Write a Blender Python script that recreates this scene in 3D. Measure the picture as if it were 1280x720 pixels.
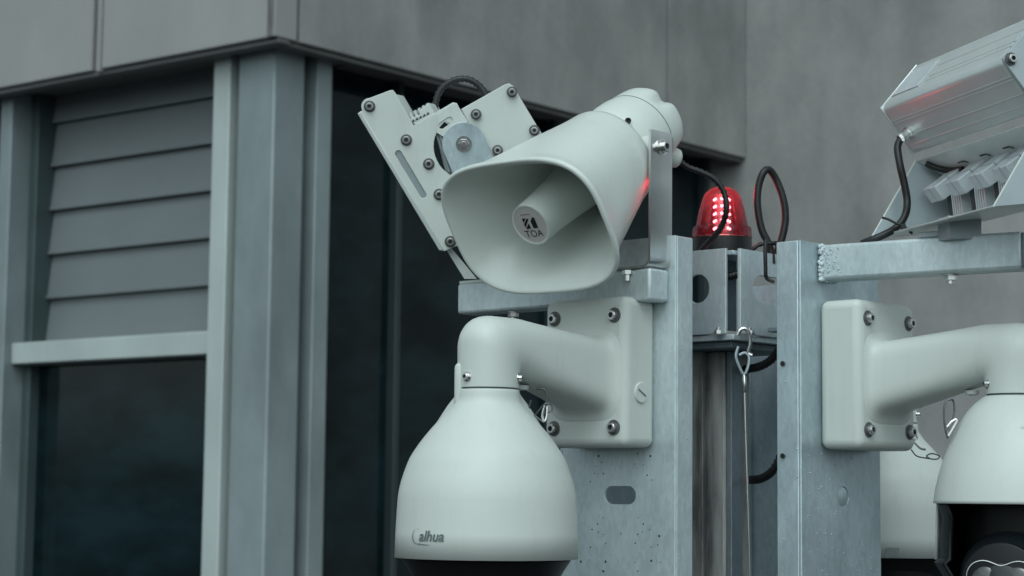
import bpy, bmesh, math, random
from mathutils import Vector, Matrix
random.seed(7)
R = math.radians
S = bpy.context.scene
for o in list(bpy.data.objects): bpy.data.objects.remove(o)
COL = S.collection

# ------------------------------------------------------------------ camera
EYE = 4.0                      # eye height above the ground, metres
FPX = 2500.0                   # focal length in pixels of the 1280 px wide photograph
cam = bpy.data.cameras.new('camera'); cam_o = bpy.data.objects.new('camera', cam); COL.objects.link(cam_o)
cam.sensor_width = 36.0; cam.lens = 36.0 * FPX / 1280.0
cam.clip_start = 0.05; cam.clip_end = 2000.0
CAMM = Matrix.Translation((0, 0, EYE)) @ Matrix.Rotation(R(90 + 5.94), 4, 'X') @ Matrix.Rotation(R(0.6), 4, 'Z')
cam_o.matrix_world = CAMM
cam.dof.use_dof = True; cam.dof.focus_distance = 2.47; cam.dof.aperture_fstop = 11.0
S.camera = cam_o

# ------------------------------------------------------------------ sky and sun (overcast)
SUN_EL, SUN_AZ = 51.0, -100.0       # azimuth of the sun, degrees from +X (camera looks along +Y)
w = bpy.data.worlds.new('World'); S.world = w; w.use_nodes = True
nt = w.node_tree; nt.nodes.clear()
wo = nt.nodes.new('ShaderNodeOutputWorld'); bg = nt.nodes.new('ShaderNodeBackground')
sky = nt.nodes.new('ShaderNodeTexSky'); sky.sky_type = 'NISHITA'; sky.sun_disc = False
sky.sun_elevation = R(SUN_EL); sky.sun_rotation = R(90.0 - SUN_AZ); sky.dust_density = 3.0; sky.air_density = 1.0
bw = nt.nodes.new('ShaderNodeRGBToBW'); mx = nt.nodes.new('ShaderNodeMix'); mx.data_type = 'RGBA'
mx.inputs[0].default_value = 0.88
tn = nt.nodes.new('ShaderNodeMix'); tn.data_type = 'RGBA'; tn.blend_type = 'MULTIPLY'; tn.inputs[0].default_value = 1.0
tn.inputs[7].default_value = (0.82, 0.99, 1.03, 1)
nt.links.new(sky.outputs[0], bw.inputs[0]); nt.links.new(sky.outputs[0], mx.inputs[6]); nt.links.new(bw.outputs[0], mx.inputs[7])
nt.links.new(mx.outputs[2], tn.inputs[6]); nt.links.new(tn.outputs[2], bg.inputs[0]); nt.links.new(bg.outputs[0], wo.inputs[0])
bg.inputs[1].default_value = 0.15
sun = bpy.data.lights.new('sun', 'SUN'); sun.energy = 0.5; sun.angle = R(100); sun.color = (0.95, 1.0, 0.90)
sun_o = bpy.data.objects.new('sun', sun); COL.objects.link(sun_o)
sd = Vector((math.cos(R(SUN_EL)) * math.cos(R(SUN_AZ)), math.cos(R(SUN_EL)) * math.sin(R(SUN_AZ)), math.sin(R(SUN_EL))))
sun_o.rotation_euler = (-sd).to_track_quat('-Z', 'Y').to_euler(); sun_o.location = sd * 30
S.view_settings.view_transform = 'Standard'; S.view_settings.look = 'None'
S.view_settings.exposure = 0.22; S.view_settings.gamma = 1.0
S.render.engine = 'CYCLES'

# ------------------------------------------------------------------ measuring helpers
def ray(px, py):
    d = Vector(((px - 640.0) / FPX, (360.0 - py) / FPX, -1.0))
    return (CAMM.to_3x3() @ d)
def P(px, py, Y):                      # point on the sight line at depth Y metres
    d = ray(px, py)
    return Vector((0, 0, EYE)) + d * (Y / d.y)
def W(x, y, z):                        # mm, z above eye level
    return Vector((x / 1000, y / 1000, EYE + z / 1000))

# ------------------------------------------------------------------ mesh helpers
ORG = {}
def empty(name, loc, label=None, cat=None, group=None, kind=None):
    o = bpy.data.objects.new(name, None); COL.objects.link(o); o.location = loc; o.empty_display_size = 0.05
    ORG[o] = Vector(loc); tag(o, label, cat, group, kind); return o
def tag(o, label=None, cat=None, group=None, kind=None):
    if label: o['label'] = label
    if cat: o['category'] = cat
    if group: o['group'] = group
    if kind: o['kind'] = kind
    return o
def link_mesh(name, me, mat, parent=None, mats=None):
    o = bpy.data.objects.new(name, me); COL.objects.link(o)
    if mat is not None and len(me.materials) == 0: me.materials.append(mat)
    if parent is not None: o.parent = parent; ORG[o] = ORG[parent]
    else: ORG[o] = Vector((0, 0, 0))
    return o
class MB:
    def __init__(s): s.v = []; s.f = []
    def add(s, vs, fs):
        k = len(s.v); s.v += [Vector(v) for v in vs]; s.f += [tuple(i + k for i in f) for f in fs]; return s
    def box(s, c, a, b, d):            # centre and three half vectors
        c, a, b, d = Vector(c), Vector(a), Vector(b), Vector(d)
        vs = [c + a * i + b * j + d * k for i in (-1, 1) for j in (-1, 1) for k in (-1, 1)]
        return s.add(vs, [(0, 1, 3, 2), (4, 6, 7, 5), (0, 4, 5, 1), (2, 3, 7, 6), (0, 2, 6, 4), (1, 5, 7, 3)])
    def prism(s, pts, e):              # planar polygon of points, extruded by e
        n = len(pts); e = Vector(e); vs = [Vector(p) for p in pts] + [Vector(p) + e for p in pts]
        fs = [tuple(range(n)), tuple(range(2 * n - 1, n - 1, -1))] + [(i, i + n, (i + 1) % n + n, (i + 1) % n) for i in range(n)]
        return s.add(vs, fs)
    def rings(s, rs, cap=True, closed=False):
        n = len(rs[0]); m = len(rs); vs = [p for r in rs for p in r]; fs = []
        for i in range(m if closed else m - 1):
            a = i * n; b = ((i + 1) % m) * n
            for j in range(n): fs.append((a + j, a + (j + 1) % n, b + (j + 1) % n, b + j))
        if cap and not closed: fs += [tuple(range(n - 1, -1, -1)), tuple((m - 1) * n + j for j in range(n))]
        return s.add(vs, fs)
    def lathe(s, prof, o, ax, n=32, cap=True, amp=None):   # prof: (radius, height along ax)
        o = Vector(o); ax = Vector(ax).normalized()
        u = ax.orthogonal().normalized()
        if abs(ax.z) > 0.99: u = Vector((1, 0, 0))
        v = ax.cross(u); rs = []
        for r, h in prof:
            rs.append([o + ax * h + (u * math.cos(2 * math.pi * j / n) + v * math.sin(2 * math.pi * j / n)) * max(r, 1e-5) * (amp(2 * math.pi * j / n, h) if amp else 1) for j in range(n)])
        return s.rings(rs, cap)
    def tube(s, pts, r, n=10, cap=True, closed=False):
        pts = [Vector(p) for p in pts]; m = len(pts)
        rr = r if isinstance(r, (list, tuple)) else [r] * m
        t0 = (pts[1] - pts[0]).normalized(); u = t0.orthogonal().normalized(); rs = []
        for i in range(m):
            if closed: t = (pts[(i + 1) % m] - pts[i - 1]).normalized()
            else: t = (pts[min(i + 1, m - 1)] - pts[max(i - 1, 0)]).normalized()
            u = (u - t * u.dot(t)).normalized(); v = t.cross(u)
            rs.append([pts[i] + (u * math.cos(2 * math.pi * j / n) + v * math.sin(2 * math.pi * j / n)) * rr[i] for j in range(n)])
        return s.rings(rs, cap, closed)
    def build(s, name, mat, parent=None, sharp=38, bevel=0, seg=2, flat=False):
        org = ORG[parent] if parent is not None else Vector((0, 0, 0))
        me = bpy.data.meshes.new(name); me.from_pydata([tuple(v - org) for v in s.v], [], s.f)
        bm = bmesh.new(); bm.from_mesh(me); bmesh.ops.recalc_face_normals(bm, faces=bm.faces); bm.to_mesh(me); bm.free()
        if not flat:
            me.shade_smooth(); me.set_sharp_from_angle(angle=R(sharp))
        o = link_mesh(name, me, mat, parent)
        if bevel:
            b = o.modifiers.new('bevel', 'BEVEL'); b.width = bevel; b.segments = seg; b.limit_method = 'ANGLE'; b.angle_limit = R(40); b.harden_normals = False
            me.shade_smooth(); me.set_sharp_from_angle(angle=R(60))
        return o
def spline(pts, step=0.004):           # Catmull-Rom through the points
    pts = [Vector(p) for p in pts]; q = [pts[0] * 2 - pts[1]] + pts + [pts[-1] * 2 - pts[-2]]; out = []
    for i in range(1, len(q) - 2):
        a, b, c, d = q[i - 1], q[i], q[i + 1], q[i + 2]
        n = max(2, int((c - b).length / step))
        for k in range(n):
            t = k / n
            out.append(0.5 * ((2 * b) + (c - a) * t + (2 * a - 5 * b + 4 * c - d) * t * t + (3 * b - a - 3 * c + d) * t ** 3))
    out.append(pts[-1]); return out
def corrugated(pts, r, pitch=0.0066):
    p = spline(pts, pitch / 2); return p, [r if i % 2 else r * 0.74 for i in range(len(p))]
def plate(name, outline, holes, o, u, v, thick, mat, parent, bevel=0.0004):
    """sheet with holes: outline and holes are 2D points in metres, on the plane o + u x + v y; front faces u x v"""
    cu = bpy.data.curves.new('t', 'CURVE'); cu.dimensions = '2D'; cu.fill_mode = 'BOTH'
    cu.extrude = max(thick / 2 - bevel, 1e-4); cu.bevel_depth = bevel; cu.offset = -bevel; cu.bevel_resolution = 0
    for loop in [outline] + list(holes):
        sp = cu.splines.new('POLY'); sp.points.add(len(loop) - 1); sp.use_cyclic_u = True
        for i, p in enumerate(loop): sp.points[i].co = (p[0], p[1], 0, 1)
    to = bpy.data.objects.new('t', cu); me = bpy.data.meshes.new_from_object(to)
    bpy.data.objects.remove(to); bpy.data.curves.remove(cu)
    o, u, v = Vector(o), Vector(u).normalized(), Vector(v).normalized(); n = u.cross(v)
    org = ORG[parent] if parent is not None else Vector((0, 0, 0))
    for vt in me.vertices:
        c = vt.co.copy(); vt.co = o + u * c.x + v * c.y + n * (c.z - thick / 2) - org
    me.materials.clear(); me.name = name
    me.shade_smooth(); me.set_sharp_from_angle(angle=R(30))
    return link_mesh(name, me, mat, parent)
def circ(cx, cy, r, n=24, a0=0, a1=360):
    full = abs(a1 - a0) >= 360
    k = n if full else n - 1
    return [(cx + r * math.cos(R(a0 + (a1 - a0) * i / k)), cy + r * math.sin(R(a0 + (a1 - a0) * i / k))) for i in range(n)]
def slot(x0, y0, x1, y1, r, n=9):
    a = math.degrees(math.atan2(y1 - y0, x1 - x0))
    return circ(x1, y1, r, n, a - 90, a + 90) + circ(x0, y0, r, n, a + 90, a + 270)
def text_geo(body, size, shear=0.0, offset=0.0):
    cu = bpy.data.curves.new('t', 'FONT'); cu.body = body; cu.size = size; cu.shear = shear; cu.offset = offset
    cu.align_x = 'CENTER'; cu.resolution_u = 3
    to = bpy.data.objects.new('t', cu); me = bpy.data.meshes.new_from_object(to)
    vs = [v.co.copy() for v in me.vertices]; fs = [tuple(p.vertices) for p in me.polygons]
    bpy.data.objects.remove(to); bpy.data.curves.remove(cu); bpy.data.meshes.remove(me)
    return vs, fs

# ------------------------------------------------------------------ materials
def mat(name, col, rough=0.5, metal=0.0, spec=0.5, var=0.12, scale=8.0, bump=0.0, bscale=60.0, col2=None, vstretch=1.0, coat=0.0, rvar=0.0, detail=6.0, tight=0.25):
    m = bpy.data.materials.new(name); m.use_nodes = True; t = m.node_tree; b = t.nodes['Principled BSDF']
    b.inputs['Roughness'].default_value = rough; b.inputs['Metallic'].default_value = metal
    b.inputs['Specular IOR Level'].default_value = spec; b.inputs['Coat Weight'].default_value = coat
    tc = t.nodes.new('ShaderNodeNewGeometry'); mp = t.nodes.new('ShaderNodeMapping'); mp.inputs['Scale'].default_value = (1, 1, vstretch)
    t.links.new(tc.outputs['Position'], mp.inputs[0])
    n = t.nodes.new('ShaderNodeTexNoise'); n.inputs['Scale'].default_value = scale; n.inputs['Detail'].default_value = detail; n.inputs['Roughness'].default_value = 0.62
    t.links.new(mp.outputs[0], n.inputs['Vector'])
    r = t.nodes.new('ShaderNodeValToRGB'); e = r.color_ramp.elements
    c2 = col2 or tuple(c * (1 - var * 2) for c in col)
    e[0].position = tight; e[1].position = 1 - tight; e[0].color = (*c2, 1); e[1].color = (*(col if col2 else [min(1, c * (1 + var)) for c in col]), 1)
    t.links.new(n.outputs[0], r.inputs[0]); t.links.new(r.outputs[0], b.inputs['Base Color'])
    if rvar:
        q = t.nodes.new('ShaderNodeMapRange'); q.inputs[1].default_value = 0.3; q.inputs[2].default_value = 0.7
        q.inputs[3].default_value = rough - rvar; q.inputs[4].default_value = rough + rvar
        t.links.new(n.outputs[0], q.inputs[0]); t.links.new(q.outputs[0], b.inputs['Roughness'])
    if bump:
        n2 = t.nodes.new('ShaderNodeTexNoise'); n2.inputs['Scale'].default_value = bscale; n2.inputs['Detail'].default_value = 4
        t.links.new(mp.outputs[0], n2.inputs['Vector'])
        bp = t.nodes.new('ShaderNodeBump'); bp.inputs['Strength'].default_value = bump; bp.inputs['Distance'].default_value = 0.002
        t.links.new(n2.outputs[0], bp.inputs['Height']); t.links.new(bp.outputs[0], b.inputs['Normal'])
    return m
def galvanized(name, a, b_, rough=0.48, metal=0.55):
    m = mat(name, a, rough, metal, 0.5, col2=b_, scale=11, bump=0.06, bscale=170, vstretch=0.45, rvar=0.09, detail=7, tight=0.31)
    t = m.node_tree; b = t.nodes['Principled BSDF']
    vo = t.nodes.new('ShaderNodeTexVoronoi'); vo.inputs['Scale'].default_value = 240
    src = b.inputs['Base Color'].links[0].from_socket
    mpn = [x for x in t.nodes if x.type == 'MAPPING'][0]
    n3 = t.nodes.new('ShaderNodeTexNoise'); n3.inputs['Scale'].default_value = 40; n3.inputs['Detail'].default_value = 5
    t.links.new(mpn.outputs[0], n3.inputs['Vector'])
    t.links.new(mpn.outputs[0], vo.inputs['Vector'])
    bwv = t.nodes.new('ShaderNodeRGBToBW'); t.links.new(vo.outputs['Color'], bwv.inputs[0])
    ad = t.nodes.new('ShaderNodeMath'); ad.operation = 'ADD'; t.links.new(bwv.outputs[0], ad.inputs[0]); t.links.new(n3.outputs[0], ad.inputs[1])
    q = t.nodes.new('ShaderNodeMapRange'); q.inputs[1].default_value = 0.5; q.inputs[2].default_value = 1.5; q.inputs[3].default_value = 0.90; q.inputs[4].default_value = 1.07
    t.links.new(ad.outputs[0], q.inputs[0])
    mu = t.nodes.new('ShaderNodeVectorMath'); mu.operation = 'SCALE'; t.links.new(src, mu.inputs[0]); t.links.new(q.outputs[0], mu.inputs['Scale'])
    t.links.new(mu.outputs[0], b.inputs['Base Color'])
    return m
def concrete(name, a, b_, streak=0.4):
    m = mat(name, a, 0.85, 0, 0.3, col2=b_, scale=2.3, bump=0.35, bscale=22, vstretch=0.75, detail=10, tight=0.3)
    t = m.node_tree; b = t.nodes['Principled BSDF']; src = b.inputs['Base Color'].links[0].from_socket
    mpn = [x for x in t.nodes if x.type == 'MAPPING'][0]
    pos = [x for x in t.nodes if x.type == 'NEW_GEOMETRY'][0]
    mp2 = t.nodes.new('ShaderNodeMapping'); mp2.inputs['Scale'].default_value = (4, 4, 0.5); t.links.new(pos.outputs['Position'], mp2.inputs[0])
    n3 = t.nodes.new('ShaderNodeTexNoise'); n3.inputs['Scale'].default_value = 1.0; n3.inputs['Detail'].default_value = 7; t.links.new(mp2.outputs[0], n3.inputs['Vector'])
    n4 = t.nodes.new('ShaderNodeTexNoise'); n4.inputs['Scale'].default_value = 28; n4.inputs['Detail'].default_value = 6; t.links.new(pos.outputs['Position'], n4.inputs['Vector'])
    ad = t.nodes.new('ShaderNodeMath'); ad.operation = 'ADD'; t.links.new(n3.outputs[0], ad.inputs[0]); n4s = t.nodes.new('ShaderNodeMath'); n4s.operation = 'MULTIPLY'; n4s.inputs[1].default_value = 0.3; t.links.new(n4.outputs[0], n4s.inputs[0]); t.links.new(n4s.outputs[0], ad.inputs[1])
    q = t.nodes.new('ShaderNodeMapRange'); q.inputs[1].default_value = 0.45; q.inputs[2].default_value = 0.85; q.inputs[3].default_value = 1 - streak * 0.5; q.inputs[4].default_value = 1 + streak * 0.3
    t.links.new(ad.outputs[0], q.inputs[0])
    # air holes
    vo = t.nodes.new('ShaderNodeTexVoronoi'); vo.inputs['Scale'].default_value = 2.3; t.links.new(pos.outputs['Position'], vo.inputs['Vector'])
    hq = t.nodes.new('ShaderNodeMapRange'); hq.inputs[1].default_value = 0.03; hq.inputs[2].default_value = 0.07; hq.inputs[3].default_value = 0.75; hq.inputs[4].default_value = 1.0
    t.links.new(vo.outputs['Distance'], hq.inputs[0])
    ml = t.nodes.new('ShaderNodeMath'); ml.operation = 'MULTIPLY'; t.links.new(q.outputs[0], ml.inputs[0]); t.links.new(hq.outputs[0], ml.inputs[1])
    mu = t.nodes.new('ShaderNodeVectorMath'); mu.operation = 'SCALE'; t.links.new(src, mu.inputs[0]); t.links.new(ml.outputs[0], mu.inputs['Scale'])
    t.links.new(mu.outputs[0], b.inputs['Base Color'])
    return m
def emit(name, col, s):
    m = bpy.data.materials.new(name); m.use_nodes = True; t = m.node_tree; t.nodes.clear()
    o = t.nodes.new('ShaderNodeOutputMaterial'); e = t.nodes.new('ShaderNodeEmission'); e.inputs[0].default_value = (*col, 1); e.inputs[1].default_value = s
    t.links.new(e.outputs[0], o.inputs[0]); return m
M = {}
M['white'] = mat('white_powder_coat', (0.62, 0.655, 0.615), 0.42, 0, 0.45, var=0.035, scale=6, bump=0.05, bscale=420)
M['horn'] = mat('horn_white_enamel', (0.64, 0.68, 0.64), 0.28, 0, 0.5, var=0.025, scale=7, bump=0.015, bscale=120)
M['offwhite'] = mat('white_painted_sheet', (0.64, 0.68, 0.64), 0.38, 0.05, 0.5, var=0.04, scale=9, bump=0.04, bscale=250)
def grime(m, amt):
    t = m.node_tree; b = t.nodes['Principled BSDF']; src = b.inputs['Base Color'].links[0].from_socket
    pos = [x for x in t.nodes if x.type == 'NEW_GEOMETRY'][0]
    mp2 = t.nodes.new('ShaderNodeMapping'); mp2.inputs['Scale'].default_value = (75, 75, 7); t.links.new(pos.outputs['Position'], mp2.inputs[0])
    n3 = t.nodes.new('ShaderNodeTexNoise'); n3.inputs['Scale'].default_value = 1.0; n3.inputs['Detail'].default_value = 8; n3.inputs['Roughness'].default_value = 0.7; t.links.new(mp2.outputs[0], n3.inputs['Vector'])
    q = t.nodes.new('ShaderNodeMapRange'); q.inputs[1].default_value = 0.52; q.inputs[2].default_value = 0.75; q.inputs[3].default_value = 1.0; q.inputs[4].default_value = 1 - amt
    t.links.new(n3.outputs[0], q.inputs[0])
    mu = t.nodes.new('ShaderNodeVectorMath'); mu.operation = 'SCALE'; t.links.new(src, mu.inputs[0]); t.links.new(q.outputs[0], mu.inputs['Scale']); t.links.new(mu.outputs[0], b.inputs['Base Color'])
grime(M['white'], 0.055); grime(M['horn'], 0.06); grime(M['offwhite'], 0.10)
M['alu'] = mat('painted_aluminium', (0.66, 0.70, 0.69), 0.30, 0.35, 0.5, var=0.05, scale=10, bump=0.03, bscale=200)
M['greymetal'] = mat('grey_sheet_metal', (0.36, 0.41, 0.43), 0.42, 0.35, 0.5, var=0.08, scale=12, bump=0.05, bscale=200)
M['galv'] = galvanized('galvanized_steel', (0.62, 0.71, 0.745), (0.36, 0.445, 0.485), 0.42, 0.55)
M['galv_l'] = galvanized('galvanized_steel_pale', (0.70, 0.775, 0.79), (0.47, 0.55, 0.575), 0.46, 0.4)
M['galv_d'] = galvanized('weathered_zinc', (0.24, 0.29, 0.32), (0.14, 0.18, 0.20), 0.55, 0.4)
M['mast'] = mat('stained_mast_steel', (0.44, 0.425, 0.41), 0.65, 0.1, 0.4, col2=(0.10, 0.10, 0.10), scale=34, bump=0.3, bscale=60, vstretch=0.13, tight=0.36, detail=9)
M['steel'] = mat('stainless_steel', (0.74, 0.73, 0.72), 0.22, 1.0, 0.5, var=0.06, scale=30, vstretch=0.1)
M['bolt'] = mat('bolt_steel', (0.62, 0.61, 0.60), 0.3, 1.0, 0.5, var=0.1, scale=120)
M['darksteel'] = mat('dull_dark_steel', (0.16, 0.16, 0.16), 0.35, 0.9, 0.5, var=0.2, scale=200)
M['washer_socket_shade'] = mat('dark_washer_socket_shade', (0.13, 0.13, 0.13), 0.5, 0.3, 0.4, var=0.2, scale=200)
M['black'] = mat('black_plastic', (0.008, 0.009, 0.010), 0.4, 0, 0.22, var=0.1, scale=20)
M['gloss'] = mat('black_gloss', (0.012, 0.016, 0.020), 0.14, 0, 0.5, var=0.1, scale=20)
M['rubber'] = mat('black_rubber', (0.014, 0.014, 0.015), 0.42, 0, 0.45, var=0.2, scale=40)
M['badge'] = mat('badge_print_ground', (0.50, 0.47, 0.46), 0.4, 0, 0.4, var=0.02, scale=20)
M['ink'] = mat('black_ink', (0.015, 0.015, 0.016), 0.5, 0, 0.3, var=0.1, scale=20)
M['inkgrey'] = mat('grey_ink', (0.13, 0.17, 0.18), 0.5, 0, 0.3, var=0.05, scale=20)
M['inkred'] = mat('faded_red_ink', (0.25, 0.13, 0.12), 0.5, 0, 0.3, var=0.05, scale=20)
M['sticker'] = mat('grey_sticker', (0.24, 0.26, 0.27), 0.5, 0, 0.3, var=0.1, scale=80)
M['concrete'] = concrete('fair_faced_concrete', (0.345, 0.338, 0.33), (0.225, 0.222, 0.218), 0.30)
M['concrete_w'] = concrete('wall_concrete', (0.36, 0.353, 0.346), (0.235, 0.232, 0.23), 0.30)
M['panelgrey'] = mat('grey_coated_panel', (0.325, 0.32, 0.312), 0.6, 0.0, 0.4, var=0.08, scale=2.0, bump=0.06, bscale=20, vstretch=0.5)
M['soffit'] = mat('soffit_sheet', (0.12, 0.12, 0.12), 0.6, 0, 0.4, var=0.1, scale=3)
M['frame'] = mat('coated_window_frame', (0.47, 0.52, 0.51), 0.45, 0.1, 0.4, var=0.10, scale=2.2, vstretch=0.5, bump=0.03, bscale=40)
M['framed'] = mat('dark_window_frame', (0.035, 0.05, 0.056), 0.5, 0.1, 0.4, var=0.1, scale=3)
M['framem'] = mat('inner_window_frame', (0.06, 0.085, 0.09), 0.5, 0.1, 0.4, var=0.1, scale=3)
M['cladding'] = mat('column_cladding', (0.265, 0.31, 0.32), 0.42, 0.15, 0.4, var=0.17, scale=2.6, vstretch=0.55, bump=0.03, bscale=20)
M['slat'] = mat('louver_slat_coating', (0.175, 0.195, 0.205), 0.5, 0.05, 0.4, var=0.06, scale=1.6, bump=0.03, bscale=14)
M['glass'] = mat('dark_window_glass', (0.0075, 0.022, 0.027), 0.05, 0, 0.33, col2=(0.0015, 0.005, 0.0065), scale=1.7, vstretch=2.2, tight=0.34, detail=3)  # soft blotches in the base colour stand for faint reflections in the panes
M['asphalt'] = mat('asphalt', (0.055, 0.055, 0.056), 0.9, 0, 0.3, var=0.2, scale=3, bump=0.5, bscale=90)
M['water'] = mat('water_drop', (0.42, 0.48, 0.50), 0.05, 0.3, 0.6, var=0.05, scale=9, coat=1.0)
M['speck'] = mat('dark_speck', (0.05, 0.06, 0.065), 0.5, 0, 0.4, var=0.3, scale=300)
M['lens'] = mat('lens_glass', (0.02, 0.022, 0.024), 0.05, 0, 0.6, var=0.3, scale=60, coat=1.0)
M['led'] = emit('lit_red_led', (1.0, 0.72, 0.66), 22.0)
M['clear'] = mat('grey_polycarbonate', (0.56, 0.60, 0.62), 0.22, 0, 0.5, var=0.05, scale=40)
def red_shell():
    m = bpy.data.materials.new('red_lens_plastic'); m.use_nodes = True; t = m.node_tree; t.nodes.clear()
    o = t.nodes.new('ShaderNodeOutputMaterial'); tr = t.nodes.new('ShaderNodeBsdfTransparent'); tr.inputs[0].default_value = (0.52, 0.09, 0.13, 1)
    tl0 = t.nodes.new('ShaderNodeBsdfTranslucent'); tl0.inputs[0].default_value = (0.75, 0.05, 0.09, 1)
    df = t.nodes.new('ShaderNodeBsdfDiffuse'); df.inputs[0].default_value = (0.45, 0.07, 0.10, 1)
    tl = t.nodes.new('ShaderNodeMixShader'); tl.inputs[0].default_value = 0.75
    t.links.new(tl0.outputs[0], tl.inputs[1]); t.links.new(df.outputs[0], tl.inputs[2])
    gl = t.nodes.new('ShaderNodeBsdfGlossy'); gl.inputs[1].default_value = 0.12
    m1 = t.nodes.new('ShaderNodeMixShader'); m1.inputs[0].default_value = 0.13
    m2 = t.nodes.new('ShaderNodeMixShader'); fr = t.nodes.new('ShaderNodeFresnel'); fr.inputs[0].default_value = 1.5
    t.links.new(tr.outputs[0], m1.inputs[1]); t.links.new(tl.outputs[0], m1.inputs[2])
    t.links.new(fr.outputs[0], m2.inputs[0]); t.links.new(m1.outputs[0], m2.inputs[1]); t.links.new(gl.outputs[0], m2.inputs[2]); t.links.new(m2.outputs[0], o.inputs[0])
    return m
M['red'] = red_shell()

# shared fasteners, axis +Z
def shared(mb, name):
    me = bpy.data.meshes.new(name); me.from_pydata([tuple(v) for v in mb.v], [], mb.f)
    bm = bmesh.new(); bm.from_mesh(me); bmesh.ops.recalc_face_normals(bm, faces=bm.faces); bm.to_mesh(me); bm.free()
    me.shade_smooth(); me.set_sharp_from_angle(angle=R(35)); return me
def socket_bolt_mesh(r, m='bolt'):
    b = MB(); b.lathe([(1.55 * r, 0), (1.55 * r, 0.25 * r), (1.1 * r, 0.25 * r), (1.0 * r, 0.3 * r), (1.0 * r, 1.2 * r), (0.88 * r, 1.32 * r), (0.55 * r, 1.32 * r), (0.5 * r, 0.5 * r), (0, 0.5 * r)], (0, 0, 0), (0, 0, 1), 18)
    me = shared(b, 'socket_bolt'); me.materials.append(M[m]); me.materials.append(M['washer_socket_shade'])
    for p in me.polygons:
        c = p.center; rr = math.hypot(c.x, c.y)
        if (c.z < 0.28 * r and m == 'bolt') or (rr < 0.56 * r and c.z < 1.25 * r): p.material_index = 1  # dark washer, and the socket recess painted dark for its shade
    return me
def hex_mesh(r):
    b = MB(); b.lathe([(1.6 * r, 0), (1.6 * r, 0.2 * r)], (0, 0, 0), (0, 0, 1), 20)
    b.lathe([(1.12 * r, 0.2 * r), (1.12 * r, 1.0 * r), (1.0 * r, 1.1 * r)], (0, 0, 0), (0, 0, 1), 6)
    b.lathe([(0.6 * r, 1.1 * r), (0.6 * r, 1.7 * r), (0.5 * r, 1.8 * r)], (0, 0, 0), (0, 0, 1), 12)
    return shared(b, 'hex_nut')
BOLT = {}
def bolt(p, n, r, parent, name='bolt', hexa=False, m='bolt'):
    key = (round(r, 5), hexa, m)
    if key not in BOLT: BOLT[key] = hex_mesh(r) if hexa else socket_bolt_mesh(r, m)
    o = link_mesh(name, BOLT[key], M[m], parent)
    q = Vector(n).normalized().to_track_quat('Z', 'Y').to_matrix().to_4x4()
    org = ORG[parent] if parent is not None else Vector((0, 0, 0))
    o.matrix_local = Matrix.Translation(Vector(p) - org) @ q
    return o

# ================================================================== ground
g = MB(); g.add([(-400, -400, 0), (400, -400, 0), (400, 400, 0), (-400, 400, 0)], [(0, 1, 2, 3)])
tag(g.build('ground', M['asphalt']), 'dark asphalt ground far below the mast', kind='structure')

# ================================================================== building
dL = Vector((-math.sin(R(51.5)), math.cos(R(51.5)), 0)); dR = Vector((math.cos(R(51.5)), math.sin(R(51.5)), 0)); UP = Vector((0, 0, 1))
YC = 8.0
CORNER = P(344, 45, YC); ZB = CORNER.z; C0 = Vector((CORNER.x, CORNER.y, 0))
def hit(px, py, along, inward, depth):     # sight line meets a facade plane: (distance along, height)
    d = ray(px, py); o = Vector((0, 0, EYE)); q = C0 + inward * depth
    t = (q - o).dot(inward) / d.dot(inward); p = o + d * t
    return (p - C0).dot(along), p.z
def LS(px, py, depth): return hit(px, py, dL, dR, depth)
def RS(px, py, depth): return hit(px, py, dR, dL, depth)
def FL(s, z, dep): return C0 + dL * s + dR * dep + UP * z
def FR(s, z, dep): return C0 + dR * s + dL * dep + UP * z
bld = empty('office_building', FL(0, 0, 0), 'grey concrete office building with louvered corner window behind the camera mast', 'building')
def fbox(F, s0, s1, z0, z1, d0, d1, name, m, parent=bld, bevel=0.004):
    b = MB(); vs = [F(s, z, d) for s in (s0, s1) for z in (z0, z1) for d in (d0, d1)]
    b.add(vs, [(0, 1, 3, 2), (4, 6, 7, 5), (0, 4, 5, 1), (2, 3, 7, 6), (0, 2, 6, 4), (1, 5, 7, 3)])
    return b.build(name, m, parent, bevel=bevel)
OV = 0.13                      # overhang of the fascia in front of the window plane
ZT = ZB + 1.75
jl = LS(121, 80, 0)[0]; jr0 = RS(374, 30, 0)[0]; jr1 = RS(835, 100, 0)[0]; je = RS(933, 150, 0)[0]
pw = dict(parent=bld, bevel=0.006)
# fascia panels, butted with open joints, backed by a recessed wall
fbox(FL, 0.003, jl - 0.032, ZB, ZT, 0, 0.05, 'fascia_panel', M['panelgrey'], **pw)
fbox(FL, jl + 0.035, jl + 3.1, ZB, ZT, 0, 0.05, 'fascia_panel', M['panelgrey'], **pw)
fbox(FL, jl - 0.032 + 0.003, jl - 0.002, ZB - 0.012, ZT, -0.008, 0.05, 'joint_cover', M['panelgrey'], **pw)
fbox(FL, jl + 3.18, jl + 6.5, ZB, ZT, 0, 0.05, 'fascia_panel', M['panelgrey'], **pw)
fbox(FR, 0.0, jr0 - 0.009, ZB, ZT, 0, 0.055, 'fascia_panel', M['panelgrey'], **pw)
fbox(FR, jr0 + 0.009, jr1 - 0.007, ZB, ZT, 0, 0.05, 'fascia_panel', M['concrete'], **pw)
fbox(FR, jr1 + 0.007, je - 0.006, ZB, ZT, 0, 0.05, 'fascia_panel', M['concrete'], **pw)
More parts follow.
